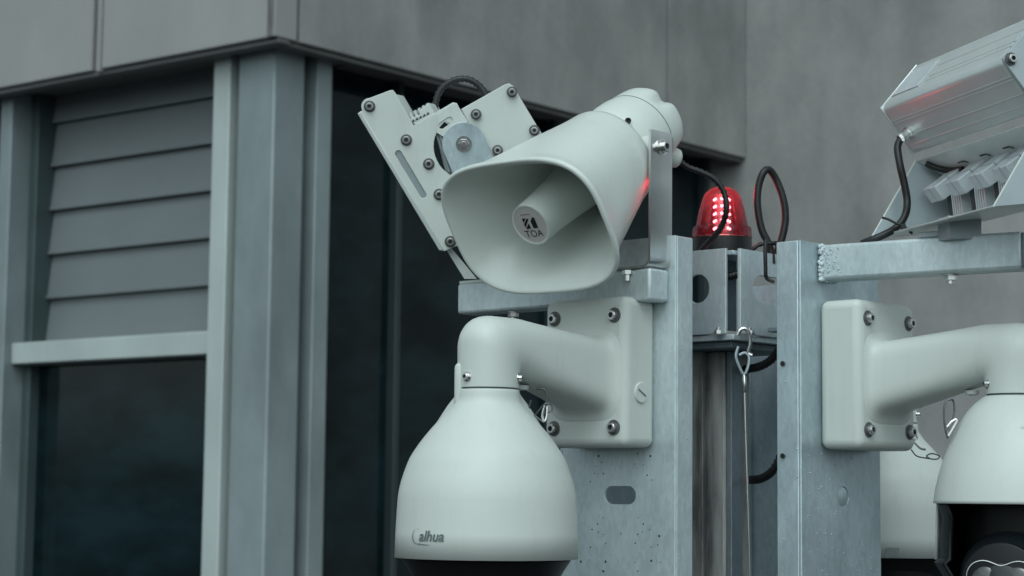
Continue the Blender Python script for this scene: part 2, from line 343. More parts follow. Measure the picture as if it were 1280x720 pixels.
# core wall behind the fascia and storeys above
core = MB()
def addbox(b, F, s0, s1, z0, z1, d0, d1):
    vs = [F(s, z, d) for s in (s0, s1) for z in (z0, z1) for d in (d0, d1)]
    b.add(vs, [(0, 1, 3, 2), (4, 6, 7, 5), (0, 4, 5, 1), (2, 3, 7, 6), (0, 2, 6, 4), (1, 5, 7, 3)])
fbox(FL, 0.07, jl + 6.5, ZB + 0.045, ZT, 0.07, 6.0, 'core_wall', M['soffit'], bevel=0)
fbox(FL, 0.0, jl + 6.5, ZT + 0.02, ZT + 1.8, 0.0, 6.0, 'upper_wall', M['concrete'], bevel=0.006)
# drip edge under the panels
fbox(FL, 0.0, jl + 6.5, ZB - 0.022, ZB - 0.003, 0.020, 0.085, 'drip_edge', M['soffit'], bevel=0.003)
fbox(FR, 0.09, je - 0.01, ZB - 0.022, ZB - 0.003, 0.020, 0.085, 'drip_edge', M['soffit'], bevel=0.003)
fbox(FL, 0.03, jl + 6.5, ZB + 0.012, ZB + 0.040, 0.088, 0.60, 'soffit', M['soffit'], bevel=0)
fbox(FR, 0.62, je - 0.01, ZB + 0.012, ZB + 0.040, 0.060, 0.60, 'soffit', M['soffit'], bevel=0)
# corner column: cladding with two faces, shadow grooves and edge trims
zlo = 0.0; zc = ZB + 0.01
def mid(a, b): return (a + b) / 2
def Lat(px, py, dep=OV): return LS(px, py, dep)[0]
def Rat(px, py, dep=OV): return RS(px, py, dep)[0]
cl1 = Lat(293, 300); cr1 = Rat(377, 300)
cc = Lat(339, 300)
col_b = MB()
pts = [FL(cl1, 0, OV), FL(OV, 0, OV), FR(cr1, 0, OV), FR(cr1, 0, OV + 0.22), FL(cl1, 0, OV + 0.22)]
pts = [FL(cl1, 0, OV), C0 + dL * OV + dR * OV, FR(cr1, 0, OV), FR(cr1, 0, OV + 0.2), C0 + dL * (cl1) + dR * (OV + 0.2)]
col_b.prism(pts, UP * zc); col_b.build('column_cladding', M['cladding'], bld, bevel=0.008)
t0, t1 = Lat(285, 300), Lat(264.5, 300)
fbox(FL, t0, t1, zlo, zc, OV - 0.012, OV + 0.20, 'column_trim', M['frame'])
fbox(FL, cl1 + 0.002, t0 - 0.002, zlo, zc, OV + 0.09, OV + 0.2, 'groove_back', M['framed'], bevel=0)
u0, u1 = Rat(390, 300), Rat(409, 300)
fbox(FR, u0, u1, zlo, zc, OV - 0.012, OV + 0.20, 'column_trim', M['cladding'])
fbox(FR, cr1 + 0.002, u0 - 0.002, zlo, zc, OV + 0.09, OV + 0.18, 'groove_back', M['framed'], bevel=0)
# louvered window in the left facade
wl0 = t1 + 0.002; wl1 = Lat(12, 300)
fbox(FL, wl1, wl1 + 0.085, zlo, zc, OV - 0.012, OV + 0.26, 'column_trim', M['cladding'])
win = MB(); REC = OV + 0.185
win_o = fbox(FL, wl1 - 0.055, wl1 - 0.003, zlo, zc, OV + 0.10, OV + 0.25, 'window_frame', M['framem'])
tz1 = LS(150, 421, OV + 0.05)[1]; tz0 = LS(150, 449, OV + 0.05)[1]
fbox(FL, wl0, wl1 - 0.002, tz0, tz1, OV + 0.03, OV + 0.24, 'transom', M['frame'], bevel=0.006)
lv = fbox(FL, wl0, wl1 - 0.057, tz1 + 0.003, zc, REC + 0.075, REC + 0.10, 'louver', M['framed'], bevel=0)
z_top = LS(160, 88, REC)[1]; pitch = LS(160, 195, REC)[1] - LS(160, 251.5, REC)[1]
zb_ = LS(160, 195, REC)[1]
for k in range(-2, 5):
    z0 = zb_ - pitch * k
    b = MB(); e0, e1 = wl0 + 0.004, wl1 - 0.0565
    zlow = max(z0, tz1 + 0.004)
    prof = [(0.0, zlow), (0.006, zlow), (0.034, z0 + pitch + 0.010), (0.028, z0 + pitch + 0.010)]
    if prof[2][1] > zc + 0.20: continue
    b.prism([FL(e0, z, REC - 0.004 + d) for d, z in prof], dL * (e1 - e0))
    b.box(FL((e0 + e1) / 2, zlow + 0.007, REC - 0.002), dL * ((e1 - e0) / 2), dR * 0.006, UP * 0.007)
    b.build('slat', M['slat'], lv, bevel=0.002)
fr = fbox(FL, wl0, wl0 + 0.03, zlo, tz0 - 0.002, OV + 0.12, OV + 0.2, 'window_frame', M['framed'])
pn = fbox(FL, wl0 + 0.031, wl1 - 0.057, zlo + 0.3, tz0 - 0.002, OV + 0.155, OV + 0.165, 'pane', M['glass'], bevel=0)
fbox(FL, wl0, wl1, zlo, zlo + 0.3, OV + 0.05, OV + 0.2, 'window_sill', M['frame'])
# next bays of the left facade
s = wl1 + 0.087
for k in range(3):
    fbox(FL, s, s + 1.1, zlo + 0.3, zc, OV + 0.155, OV + 0.165, 'pane', M['glass'], bevel=0)
    fbox(FL, s, s + 1.1, tz0, tz1, OV + 0.03, OV + 0.15, 'transom', M['frame'])
    fbox(FL, s + 1.102, s + 1.19, zlo, zc, OV - 0.012, OV + 0.24, 'column_trim', M['frame']); s += 1.192
# dark glazing of the right facade
GL = OV + 0.10; edges = [u1 + 0.002, Rat(492, 550, GL), Rat(690, 400, GL), je - 0.06]
for k in range(3):
    fr = fbox(FR, edges[k] + (0.02 if k else 0), edges[k + 1] - 0.02, zlo + 0.3, zc + 0.02, GL + 0.03, GL + 0.04, 'pane', M['glass'], bevel=0)
for k in (1, 2, 3):
    fbox(FR, edges[k] - 0.018, edges[k] + 0.018, zlo, zc, GL - 0.015, GL + 0.06, 'window_frame', M['framed'])
fbox(FL, 0.5, jl + 6.0, 0, ZB, 5.2, 5.4, 'back_wall', M['soffit'], bevel=0)
# concrete side wall of the wing that comes forward on the right
fbox(FR, je, je + 0.35, 0, ZT + 1.8, -5.2, OV + 0.3, 'side_wall', M['concrete_w'], bevel=0.01)

# ================================================================== mast with channels and arms
TH = R(42.0)
nLf = Vector((-math.sin(TH), -math.cos(TH), 0)); tLf = Vector((math.cos(TH), -math.sin(TH), 0))      # front-left face: outward, to the right
nRf = Vector((math.cos(TH), -math.sin(TH), 0)); tRf = Vector((math.sin(TH), math.cos(TH), 0))       # front-right face
MC = W(283, 2710, 0)
mast = empty('equipment_mast', Vector((MC.x, MC.y, 0)), 'galvanized steel equipment mast of channels carrying cameras, speaker and lights', 'mast')
mm = 0.001
NL = W(205, 2500, 0); NR = W(363, 2500, 0)      # near edges of the two front webs
WW = 184 * mm; TK = 4 * mm; FLG = 37 * mm
def zpx(py, px, Y): return P(px, py, Y).z
ZTOPL = zpx(294, 845, 2.5); ZTOPR = zpx(300, 1003, 2.5); ZLOW = EYE - 0.75
def channel(near, t_away, n, ztop, holes, m, name='channel'):
    """web from the near edge along t_away, flanges folded back; outward n"""
    h = ztop - ZLOW
    u = t_away; v = UP
    if u.cross(v).dot(n) < 0:                   # keep the sheet's front outward
        o = near + t_away * WW; u = -t_away; hl = [[(WW - x, y) for x, y in hh] for hh in holes]
    else: o = near; hl = holes
    o = Vector((o.x, o.y, ZLOW))
    wb = plate('web', [(0, 0), (WW, 0), (WW, h), (0, h)], hl, o, u, v, TK, m, mast)
    rr = 3 * mm
    for e, sgn in ((near, 1), (near + t_away * WW, -1)):
        b = MB(); a = Vector((e.x, e.y, ZLOW))
        c = a + t_away * (sgn * TK / 2)
        q = [c - t_away * (TK / 2) - n * (TK + 0.0004), c + t_away * (TK / 2) - n * (TK + 0.0004), c + t_away * (TK / 2) - n * FLG, c - t_away * (TK / 2) - n * FLG]
        hh = h - 0.0
        b.prism(q, UP * hh)
        b.build('flange', m, wb, bevel=1.2 * mm)
        b = MB(); b.tube([a + t_away * (sgn * 1.2 * mm) - n * 1.8 * mm + UP * 0.001, a + t_away * (sgn * 1.2 * mm) - n * 1.8 * mm + UP * (h - 0.001)], 1.9 * mm, 10)
        b.build('folded_edge', m, wb)
    return wb
# slot in the left web at px (775, 619)
def web_uv(px, py, near, t, n):
    d = ray(px, py); o = Vector((0, 0, EYE)); k = (Vector((near.x, near.y, EYE)) - o).dot(n) / d.dot(n); p = o + d * k
    return (p - Vector((near.x, near.y, 0))).dot(t), p.z - ZLOW
sx, sz = web_uv(775, 619, NL, -tLf, nLf)
webL = channel(NL, -tLf, nLf, ZTOPL, [slot(sx - 14 * mm, sz, sx + 14 * mm, sz, 11.5 * mm)], M['galv_l'])
rx, rz = web_uv(1054, 621, NR, tRf, nRf)
webR = channel(NR, tRf, nRf, ZTOPR, [circ(rx, rz, 13 * mm, 20)], M['galv'])
# the hole in the right web is blanked by a plug
b = MB(); hp = NR + tRf * rx; hp = Vector((hp.x, hp.y, ZLOW + rz)); b.lathe([(12.8 * mm, -3.5 * mm), (12.8 * mm, -1.5 * mm), (11 * mm, -0.6 * mm)], hp, nRf, 24); b.build('hole_plug', M['galv'], webR)
# the two channels on the far side
BRc = Vector((MC.x, MC.y, 0)) - nLf * 205 * mm; BLc = Vector((MC.x, MC.y, 0)) - nRf * 205 * mm
webBR = channel(BRc - tLf * (-WW / 2) * 1.0, -tLf, -nLf, ZTOPL - 0.02, [], M['galv'])
webBL = channel(BLc + tRf * (WW / 2), -tRf, -nRf, ZTOPL - 0.02, [], M['galv'])
# central square tube down to the ground
half = 29 * mm; b = MB()
q = [Vector((MC.x, MC.y, 0)) + tLf * i * half + nLf * j * half for i, j in ((1, 1), (-1, 1), (-1, -1), (1, -1))]
zc_ = EYE + 0.196
b.prism(q, UP * zc_); b.build('mast_tube', M['mast'], mast, bevel=3 * mm)
# a second slimmer rail at the right of the tube
b = MB(); q0 = Vector((MC.x, MC.y, 0)) + nRf * 34 * mm + nLf * 14 * mm
b.box(q0 + UP * (zc_ / 2), tLf * 4 * mm, nLf * 12 * mm, UP * (zc_ / 2)); b.build('rail', M['galv_d'], mast, bevel=1 * mm)
b = MB(); q0 = Vector((MC.x, MC.y, 0)) + nLf * 34 * mm - tLf * 10 * mm
b.box(q0 + UP * (zc_ / 2), tLf * 10 * mm, nLf * 4.5 * mm, UP * (zc_ / 2)); b.build('rail', M['mast'], mast, bevel=1 * mm)
# head collar: plates round the mast head
HD = 85 * mm; zc0 = EYE + 0.214; zc1 = EYE + 0.326
hc = Vector((MC.x, MC.y, zc0)); CH = zc1 - zc0
nearc = hc + nLf * HD + tLf * HD                 # near corner of the collar
ol = nearc - tLf * 14 * mm
LW = 165 * mm
# left plate: u runs from its far end to the near corner
o1 = ol - tLf * LW
def uvp(px, py, o, u, n):
    d = ray(px, py); oo = Vector((0, 0, EYE)); k = (o - oo).dot(n) / d.dot(n); p = oo + d * k
    return (p - o).dot(u), p.z - o.z
hx, hz = uvp(872, 361, o1, tLf, nLf)
plate('collar_plate', [(0, 0), (LW, 0), (LW, CH), (0, CH)], [circ(hx, hz, 19 * mm, 28)], o1, tLf, UP, 5 * mm, M['galv_l'], mast, 0.0006)
o2 = nearc + tRf * 14 * mm
ax_, az_ = uvp(951, 361, o2, tRf, nRf); bx_, _ = uvp(985, 361, o2, tRf, nRf)
plate('collar_plate', [(0, 0), (LW, 0), (LW, CH), (0, CH)], [slot(ax_, az_, bx_, az_, 17.5 * mm)], o2, tRf, UP, 5 * mm, M['galv_l'], mast, 0.0006)
b = MB(); b.box(nearc - (nLf + nRf) * 48 * mm + UP * CH * 0.5, tLf * 2 * mm, nLf * 22 * mm, UP * CH * 0.42); b.build('inner_plate', M['galv_d'], mast, bevel=1 * mm)
pth, rad = corrugated([nearc - (nLf + nRf) * 26 * mm - tLf * 16 * mm + UP * 0.080, nearc - (nLf + nRf) * 26 * mm + UP * 0.078, nearc - (nLf + nRf) * 26 * mm + tLf * 16 * mm + UP * 0.080], 6 * mm, 4.5 * mm)
MB().tube(pth, rad, 12).build('threaded_rod', M['rubber'], mast)
b = MB(); b.box(hc - UP * 5 * mm - nLf * 6 * mm - nRf * 6 * mm, tLf * (HD + 3 * mm), nLf * (HD + 3 * mm), UP * 3.6 * mm); b.build('collar_flange', M['galv_l'], mast, bevel=1 * mm)
b = MB(); b.box(hc - UP * 13.5 * mm - nLf * 6 * mm - nRf * 6 * mm, tLf * (HD - 8 * mm), nLf * (HD - 8 * mm), UP * 4.2 * mm); b.build('lower_flange', M['galv_d'], mast, bevel=1 * mm)
for px in (898, 937):
    pp = P(px, 417, 2.60); bolt(Vector((pp.x, pp.y, zc0 - 1.2 * mm)), (0, 0, 1), 5 * mm, mast, 'nut', True, 'bolt')
# closing top plate, carries the beacon
ztp = EYE + 0.3205
b = MB(); b.box(Vector((MC.x, MC.y, ztp)) , tLf * (HD - 6 * mm), nLf * (HD - 6 * mm), UP * 3 * mm); b.build('top_plate', M['galv'], mast, bevel=1 * mm)
# ties from the collar to the channels
for n_, c_ in ((nLf, 1), (nRf, 1), (-nLf, 1), (-nRf, 1)):
    b = MB(); b.box(Vector((MC.x, MC.y, zc0 + 0.05)) + n_ * 144 * mm - UP * 42 * mm, n_ * 52 * mm, n_.cross(UP) * 20 * mm, UP * 3 * mm); b.build('tie_plate', M['galv_d'], mast, bevel=1 * mm)

# --- left arm: square tube along the left web
def arm_pt(sv, off, z): return NL - tLf * sv * mm + nLf * off * mm + UP * (z - EYE)
ZA1 = zpx(333.5, 817, 2.47); ZA0 = ZA1 - 0.041
b = MB()
b.box((arm_pt(9, 20.5, (ZA0 + ZA1) / 2) + arm_pt(340, 20.5, (ZA0 + ZA1) / 2)) / 2, tLf * (331 / 2 * mm), nLf * 19.5 * mm, UP * ((ZA1 - ZA0) / 2))
armL = b.build('mounting_arm', M['galv_l'], mast, bevel=4 * mm, seg=3)
def under(px, py, Y, parent): return P(px, py, Y)
bp = arm_pt(255, 20, ZA0); bolt(bp, (0, 0, -1), 6.5 * mm, armL, 'nut', True)
bp = arm_pt(40, 41, ZA0 + 0.030); 
b = MB(); b.lathe([(7 * mm, 0), (7 * mm, 5 * mm), (3.5 * mm, 5 * mm), (3.5 * mm, 13 * mm)], arm_pt(42, 43, ZA1 - 0.002), (0, 0, -1), 6); b.build('clamp_bolt', M['bolt'], armL)
# --- right arm: tube square to the right web
a0 = NR + tRf * 58 * mm; ZR1 = zpx(308, 1045, 2.54); ZR0 = ZR1 - 0.045
LA = 266 * mm; cA = Vector((a0.x, a0.y, (ZR0 + ZR1) / 2)) + nRf * (LA / 2 + 1 * mm)
dA = (nRf * 0.985 + tRf * 0.12).normalized(); sA = Vector((-dA.y, dA.x, 0))
cA = Vector((a0.x, a0.y, (ZR0 + ZR1) / 2)) + dA * (LA / 2 + 0.5 * mm)
b = MB(); b.box(cA, dA * (LA / 2), sA * 20 * mm, UP * ((ZR1 - ZR0) / 2)); armR = b.build('mounting_arm', M['galv_l'], mast, bevel=4 * mm, seg=3)
b = MB(); b.box(cA + dA * (LA / 2 + 1.5 * mm), dA * 1.4 * mm, sA * 19 * mm, UP * 21 * mm); b.build('end_cap', M['galv_d'], armR, bevel=1 * mm)
b = MB()
for i in range(130):       # weld bead round the foot of the arm
    side = i % 4; f = random.uniform(-1, 1)
    off = {0: sA * 20 * mm + UP * f * 22 * mm, 1: -sA * 20 * mm + UP * f * 22 * mm, 2: UP * 22 * mm + sA * f * 20 * mm, 3: -UP * 22 * mm + sA * f * 20 * mm}[side]
    c = Vector((a0.x, a0.y, (ZR0 + ZR1) / 2)) + off + dA * random.uniform(0.5, 5) * mm
    r = random.uniform(1.6, 3.2) * mm
    b.lathe([(0, -r), (r * .8, -r * .6), (r, 0), (r * .8, r * .6), (0, r)], c, (random.uniform(-.3, .3), random.uniform(-.3, .3), 1), 8, False)
for i in range(70):       # spatter on the visible side
    c = Vector((a0.x, a0.y, 0)) - sA * 20 * mm + dA * (abs(random.gauss(0, 14)) + 3) * mm + UP * (ZR0 + random.uniform(0.004, 0.042))
    r = random.uniform(0.7, 1.7) * mm
    b.lathe([(0, -r), (r * .8, -r * .6), (r, 0), (r * .8, r * .6), (0, r)], c, (0, 0, 1), 7, False)
tag(b.build('weld_bead', M['galv_l'], armR), 'lumpy zinc coated weld where the arm meets the channel', kind='stuff')
bolt(Vector((a0.x, a0.y, ZR0)) + dA * 168 * mm, (0, 0, -1), 7 * mm, armR, 'nut', True)

# specks, drops and drain holes
def dome(b, c, n, r, h=0.55):
    b.lathe([(r, 0), (r * .8, r * h * .55), (r * .4, r * h * .9), (0.0, r * h)], c, n, 8, False)
b = MB()
for px, py in [(743, 592), (748, 592), (754, 592), (738, 602), (813, 570), (797, 567), (794, 580), (804, 581), (809, 594), (815, 600), (754, 647), (747, 655), (740, 662), (748, 665), (754, 668), (776, 667), (797, 668), (803, 665), (812, 662), (798, 647), (804, 655), (824, 670), (738, 684), (757, 679), (794, 679), (814, 684), (822, 681), (737, 700), (726, 702), (757, 702), (794, 703), (814, 701), (826, 703), (754, 714), (797, 714), (745, 583), (752, 578), (748, 570)]:
    u_, z_ = web_uv(px, py, NL, -tLf, nLf); c = NL - tLf * u_; c = Vector((c.x, c.y, ZLOW + z_))
    dome(b, c, nLf, random.choice([0.8, 1.0, 1.2, 1.7]) * mm, 0.4)
tag(b.build('dark_specks', M['speck'], webL), 'small dark specks on the pale web', kind='stuff')
b = MB()
for i in range(95):
    px = random.uniform(1008, 1098); py = 600 + 130 * random.random() ** 0.8 if random.random() < .75 else random.uniform(560, 640)
    u_, z_ = web_uv(px, py, NR, tRf, nRf); c = NR + tRf * u_; c = Vector((c.x, c.y, ZLOW + z_))
    dome(b, c, nRf, random.uniform(0.4, 1.15) * mm, 0.8)
for px, py in [(1000, 395), (993, 440), (995, 545), (1013, 392), (1025, 372), (990, 690), (984, 330)]:
    pass
tag(b.build('water_drops', M['water'], webR), 'bright water drops clinging to the web', kind='stuff')
b = MB()
for i in range(40):
    z = random.uniform(ZLOW + .02, ZTOPL - .02); f = random.uniform(3, 34) * mm
    if i % 2: c = NL - nLf * f + tLf * 0.0; n_ = tLf
    else: c = NR - nRf * f; n_ = -tRf
    dome(b, Vector((c.x, c.y, z)), n_, random.uniform(0.6, 1.5) * mm, 0.8)
tag(b.build('water_drops', M['water'], mast), 'water drops on the folded flanges', kind='stuff')
# small black cable clips on the right flange
for py in (455, 570):
    p = P(983, py, 2.523); b = MB(); b.tube([p - tRf * -6 * mm, p, p - tRf * 7 * mm, p - tRf * 9 * mm], [2.4 * mm, 2.4 * mm, 2.4 * mm, 3.4 * mm], 10); b.build('cable_clip', M['rubber'], mast)

# ================================================================== dome cameras
GRP = 'dome cameras around the mast'
def text_on_drum(b, body, size, axis_o, r, az0, z0, shear, off):
    vs, fs = text_geo(body, size, shear, off)
    out = [axis_o + Vector((math.cos(az0 + v.x / r) * (r + 0.0006), math.sin(az0 + v.x / r) * (r + 0.0006), z0 + v.y)) for v in vs]
    b.add(out, fs)
def dome_camera(base, n, label, front_deg, screws, logo=None, sticker=None, rib=None, wedge=None, plug=0, cover_deg=None):
    """base: point on the web at the height of the mounting box's middle; n outward"""
    y = -n; x = Vector((y.y, -y.x, 0))
    root = empty('dome_camera', base, label, 'camera', GRP)
    L = lambda a, o, z: base + x * a * mm + n * o * mm + UP * z * mm
    BD = 61
    bx = MB(); bx.box(L(0, BD / 2 + 0.5, 0), x * 67.5 * mm, n * (BD / 2 * mm), UP * 94 * mm)
    box_o = bx.build('mounting_box', M['white'], root, bevel=11 * mm, seg=5)
    for i in (-1, 1):
        for k in (-1, 1): bolt(L(i * 49, BD, k * 70), n, 6.3 * mm, root)
    if plug:
        p = L(plug * 67.5, 32, -26); a = x * plug
        b = MB(); b.lathe([(13 * mm, 0), (13 * mm, 1.5 * mm), (12 * mm, 2.6 * mm), (0, 2.6 * mm)], p, a, 28); pl = b.build('screw_plug', M['white'], root)
        b = MB(); b.box(p + a * 2.8 * mm, n * 7 * mm + UP * 4 * mm, a * 0.5 * mm, (UP * 7 - n * 4).normalized() * 0.9 * mm); b.build('plug_slot', M['inkgrey'], pl)
    # arm and neck
    AX = BD + 178; zn = 22; zb2 = -4; RB = 38; NR_ = 36.3; rs = []
    def ring(c, up, half_v, half_h, ex=2.3, k=40):
        out = []
        for j in range(k):
            a = 2 * math.pi * j / k; ca, sa = math.cos(a), math.sin(a)
            out.append(c + x * math.copysign(abs(ca) ** (2 / ex), ca) * half_h * mm + up * math.copysign(abs(sa) ** (2 / ex), sa) * half_v * mm)
        return out
    secs = [(BD - 1, 60, 60), (BD + 0.6, 58, 58.5), (BD + 1.6, 54.5, 55.5), (BD + 3.2, 51.2, 53), (BD + 5.5, 48.6, 51), (BD + 9, 46.4, 49), (BD + 15, 44.8, 47.2), (BD + 26, 43.6, 45.4), (BD + 50, 41.6, 42.6), (BD + 80, 39.4, 39.8), (BD + 110, 37.6, 37.6), (AX - RB, NR_, NR_)]
    for o, hv, hh in secs:
        f = max(0, min(1, (o - BD) / (AX - RB - BD)))
        rs.append(ring(L(0, o, zb2 + (zn - zb2) * f), UP, hv, hh, 4.2 - 1.8 * f ** 2))
    for i in range(1, 25):
        a = R(90 * i / 24); dx, dz = math.sin(a), math.cos(a); T = RB + NR_; rc = 33.0; cc0 = T - rc
        if dz >= dx: dd = T / dz; hitx = dd * dx
        else: dd = T / dx; hitx = dd * dz
        if hitx > cc0:
            bq = (dx + dz) * cc0; dd = bq + math.sqrt(bq * bq - (2 * cc0 * cc0 - rc * rc))
        inn_ = RB - NR_; rad_ = (dd - inn_) / 2; cen = (dd + inn_) / 2
        c = L(0, AX - RB + cen * dx, zn - RB + cen * dz)
        rs.append(ring(c, (UP * dz + n * dx), rad_, NR_, 2.4 - 0.3 * i / 24))
    zs = -29
    rs.append(ring(L(0, AX, zs + 1), n, NR_, NR_, 2.05))
    am = MB(); am.rings(rs); am.build('arm', M['white'], root, sharp=60)
    ao = L(0, AX, 0)
    b = MB(); b.lathe([(NR_ - 2.2, 0), (NR_ - 2.2, 3)], ao, UP, 40) if False else None
    MB().lathe([((NR_ - 1.6) * mm, (zs - 3) * mm), ((NR_ - 1.6) * mm, (zs + 3) * mm)], ao, UP, 40).build('neck_seal', M['inkgrey'], root)
    # cover, opening on the front side
    prof = [(36.6, -30.3), (37.6, -33), (38.6, -43), (44, -51), (54, -62), (64.5, -73.5), (75, -86), (84.5, -99), (92.5, -112), (98, -126), (102.5, -140), (105, -152), (106, -160)]
    low = [(106, -160), (107, -178), (108, -200), (108.8, -229)]
    F = R(cover_deg if cover_deg is not None else front_deg); half_open = R(80); N = 120; cv = MB()
    fprof = [(36.6, -30.3), (40, -32), (47, -37.5), (57, -47), (66, -60), (74, -75), (83, -95), (91, -118), (96, -138), (99.5, -160)]
    def at_z(pf, z):
        for (r0, z0), (r1, z1) in zip(pf, pf[1:]):
            if z1 <= z <= z0: return r0 + (r1 - r0) * (z0 - z) / (z0 - z1)
        return pf[-1][0]
    def rad_at(r, z, ang):
        d = abs((math.degrees(ang - F) + 180) % 360 - 180); t = max(0, min(1, (88 - d) / 34)); t = t * t * (3 - 2 * t)
        return r + (fs_prof(z) - r) * t
    fsp = [(p.x, p.y) for p in spline([Vector((r, z, 0)) for r, z in fprof], 3.0)]
    fs_prof = lambda z: at_z(fsp, z)
    def sub(a, b_, k):
        return [(a[0] + (b_[0] - a[0]) * i / k, a[1] + (b_[1] - a[1]) * i / k) for i in range(k)]
    def ro(r, z, j):
        an = F + half_open + 2 * math.pi * j / N
        return ao + Vector((math.cos(an), math.sin(an), 0)) * (rad_at(r, z, an) if z > -161 else r) * mm + UP * z * mm
    # smooth the upper profile
    sp = spline([Vector((r, z, 0)) for r, z in prof], 5.0)
    cv.rings([[ro(p.x, p.y, j) for j in range(N)] for p in sp], cap=False)
    k0 = len(cv.v) - N
    nb = int((2 * math.pi - 2 * half_open) / (2 * math.pi) * N)
    base_i = [k0 + j for j in range(nb + 1)]
    for r, z in low[1:]:
        idx = len(cv.v); cv.v += [ro(r, z, j) for j in range(nb + 1)]
        for j in range(nb): cv.f.append((base_i[j], base_i[j + 1], idx + j + 1, idx + j))
        base_i = [idx + j for j in range(nb + 1)]
    co = cv.build('cover', M['white'], root, sharp=50)
    so = co.modifiers.new('thickness', 'SOLIDIFY'); so.thickness = 3 * mm; so.offset = -1
    # black lower shell with an opening for the lens unit
    F = R(front_deg)
    fd = Vector((math.cos(F), math.sin(F), 0)); fs_ = Vector((-fd.y, fd.x, 0))
    sh = MB(); NB = 72; op = R(46); js = [F + op + (2 * math.pi - 2 * op) * j / NB for j in range(NB + 1)]
    pr = [(97, -157), (90, -176), (92.5, -226), (100, -231), (84, -256), (82, -300)]
    pv = None
    for r, z in pr:
        idx = len(sh.v); sh.v += [ao + Vector((math.cos(a), math.sin(a), 0)) * r * mm + UP * z * mm for a in js]
        if pv is not None: sh.f += [(pv + j, pv + j + 1, idx + j + 1, idx + j) for j in range(NB)]
        pv = idx
    s_o = sh.build('lower_shell', M['black'], root); q = s_o.modifiers.new('thickness', 'SOLIDIFY'); q.thickness = 4 * mm; q.offset = -1
    MB().lathe([(96 * mm, -156 * mm), (96 * mm, -159 * mm)], ao, UP, 48).build('cover_base', M['black'], root)
    MB().lathe([(70 * mm, -160 * mm), (66 * mm, -300 * mm)], ao - fd * 22 * mm, UP, 40).build('inner_housing', M['black'], root)
    # lens unit
    lc = ao + fd * 26 * mm + UP * (-252 * mm); prs = []
    for i in range(15):
        a = R(-90 + 180 * i / 14); prs.append((64 * math.cos(a) * mm, 64 * math.sin(a) * mm))
    head = MB().lathe(prs, lc, fs_, 40).build('lens_head', M['gloss'], root)
    fc = lc + fd * 56 * mm
    MB().lathe([(47 * mm, -16 * mm), (47 * mm, 2 * mm), (45 * mm, 3.5 * mm), (0, 3.5 * mm)], fc, fd, 48).build('lens_face', M['black'], head)
    gp = []
    for j in range(72):
        a = 2 * math.pi * j / 72; cx_ = 41 * math.cos(a); top = 26 + 9 * (abs(math.cos(a)) ** 1.3) - 9 * math.exp(-(cx_ / 14) ** 2) * 0.6
        gp.append(fc + fd * 3.8 * mm + fs_ * cx_ * mm + UP * (math.copysign(abs(math.sin(a)) ** 0.75, math.sin(a)) * top * mm))
    MB().tube(gp, 0.9 * mm, 8, closed=True).build('trim_ring', M['steel'], head)
    for i in (-1, 1): MB().lathe([(16 * mm, 3.6 * mm), (14 * mm, 5 * mm), (6 * mm, 6 * mm), (0, 6.3 * mm)], fc + fs_ * i * 19 * mm + UP * 3 * mm, fd, 28).build('lens', M['lens'], head)
    for az, z in screws:
        d = Vector((math.cos(R(az)), math.sin(R(az)), 0)); p = ao + d * (NR_ - 0.3) * mm + UP * z * mm; bolt(p, d, 4.2 * mm, root, 'screw', m='steel')
    if rib is not None:
        d = Vector((math.cos(R(rib)), math.sin(R(rib)), 0)); e = Vector((-d.y, d.x, 0))
        b = MB(); b.box(ao + d * 31.5 * mm + UP * (-25 * mm), d * 9 * mm, e * 15 * mm, UP * 27 * mm); b.build('latch', M['white'], root, bevel=7 * mm, seg=4)
    if wedge is not None:
        az, z, r = wedge; d = Vector((math.cos(R(az)), math.sin(R(az)), 0)); e = Vector((-d.y, d.x, 0)); p = ao + d * r * mm + UP * z * mm
        b = MB(); b.add([p - e * 6 * mm - UP * 3 * mm - d * 3 * mm, p + e * 6 * mm - UP * 3 * mm - d * 3 * mm, p + e * 5 * mm - UP * 5 * mm + d * 4 * mm, p - e * 5 * mm - UP * 5 * mm + d * 4 * mm, p - e * 2 * mm + UP * 10 * mm - d * 10 * mm, p + e * 2 * mm + UP * 10 * mm - d * 10 * mm],
              [(3, 2, 5, 4), (0, 3, 4), (2, 1, 5), (0, 1, 2, 3), (0, 4, 5, 1)]); b.build('catch', M['white'], root)
    # eyelet under the arm for the safety clip
    eo = L(0, AX - 60, -22)
    MB().lathe([(9 * mm, 0), (8 * mm, 5 * mm), (4 * mm, 6 * mm)], eo, (0, 0, -1), 20).build('eyelet', M['white'], root)
    if logo:
        az0, z0 = logo; b = MB(); text_on_drum(b, 'alhua', 0.0172, ao, 0.1086, R(az0), z0 * mm, 0.28, 0.0003)
        arc = [(-0.0235 + 0.0030 + 0.0085 * math.cos(R(a)), 0.0050 + 0.0085 * math.sin(R(a))) for a in range(70, 271, 10)] + [(-0.0195 + 0.0018 * i, -0.0035 - 0.0001 * i) for i in range(11)]
        r = 0.1086; i0 = len(b.v)
        for i, (tx, ty) in enumerate(arc):
            wd = 0.0003 + 0.00035 * math.sin(math.pi * i / (len(arc) - 1))
            for sgn in (-1, 1):
                a = R(az0) + (tx + sgn * wd * (0 if i > 20 else 1)) / r
                b.v.append(ao + Vector((math.cos(a), math.sin(a), 0)) * (r + 0.0006) + UP * (z0 * mm + ty + sgn * wd * (1 if i > 20 else 0.3)))
        for i in range(len(arc) - 1): b.f.append((i0 + 2 * i, i0 + 2 * i + 1, i0 + 2 * i + 3, i0 + 2 * i + 2))
        tag(b.build('lettering', M['inkgrey'], root, flat=True), 'grey italic maker lettering near the rim')
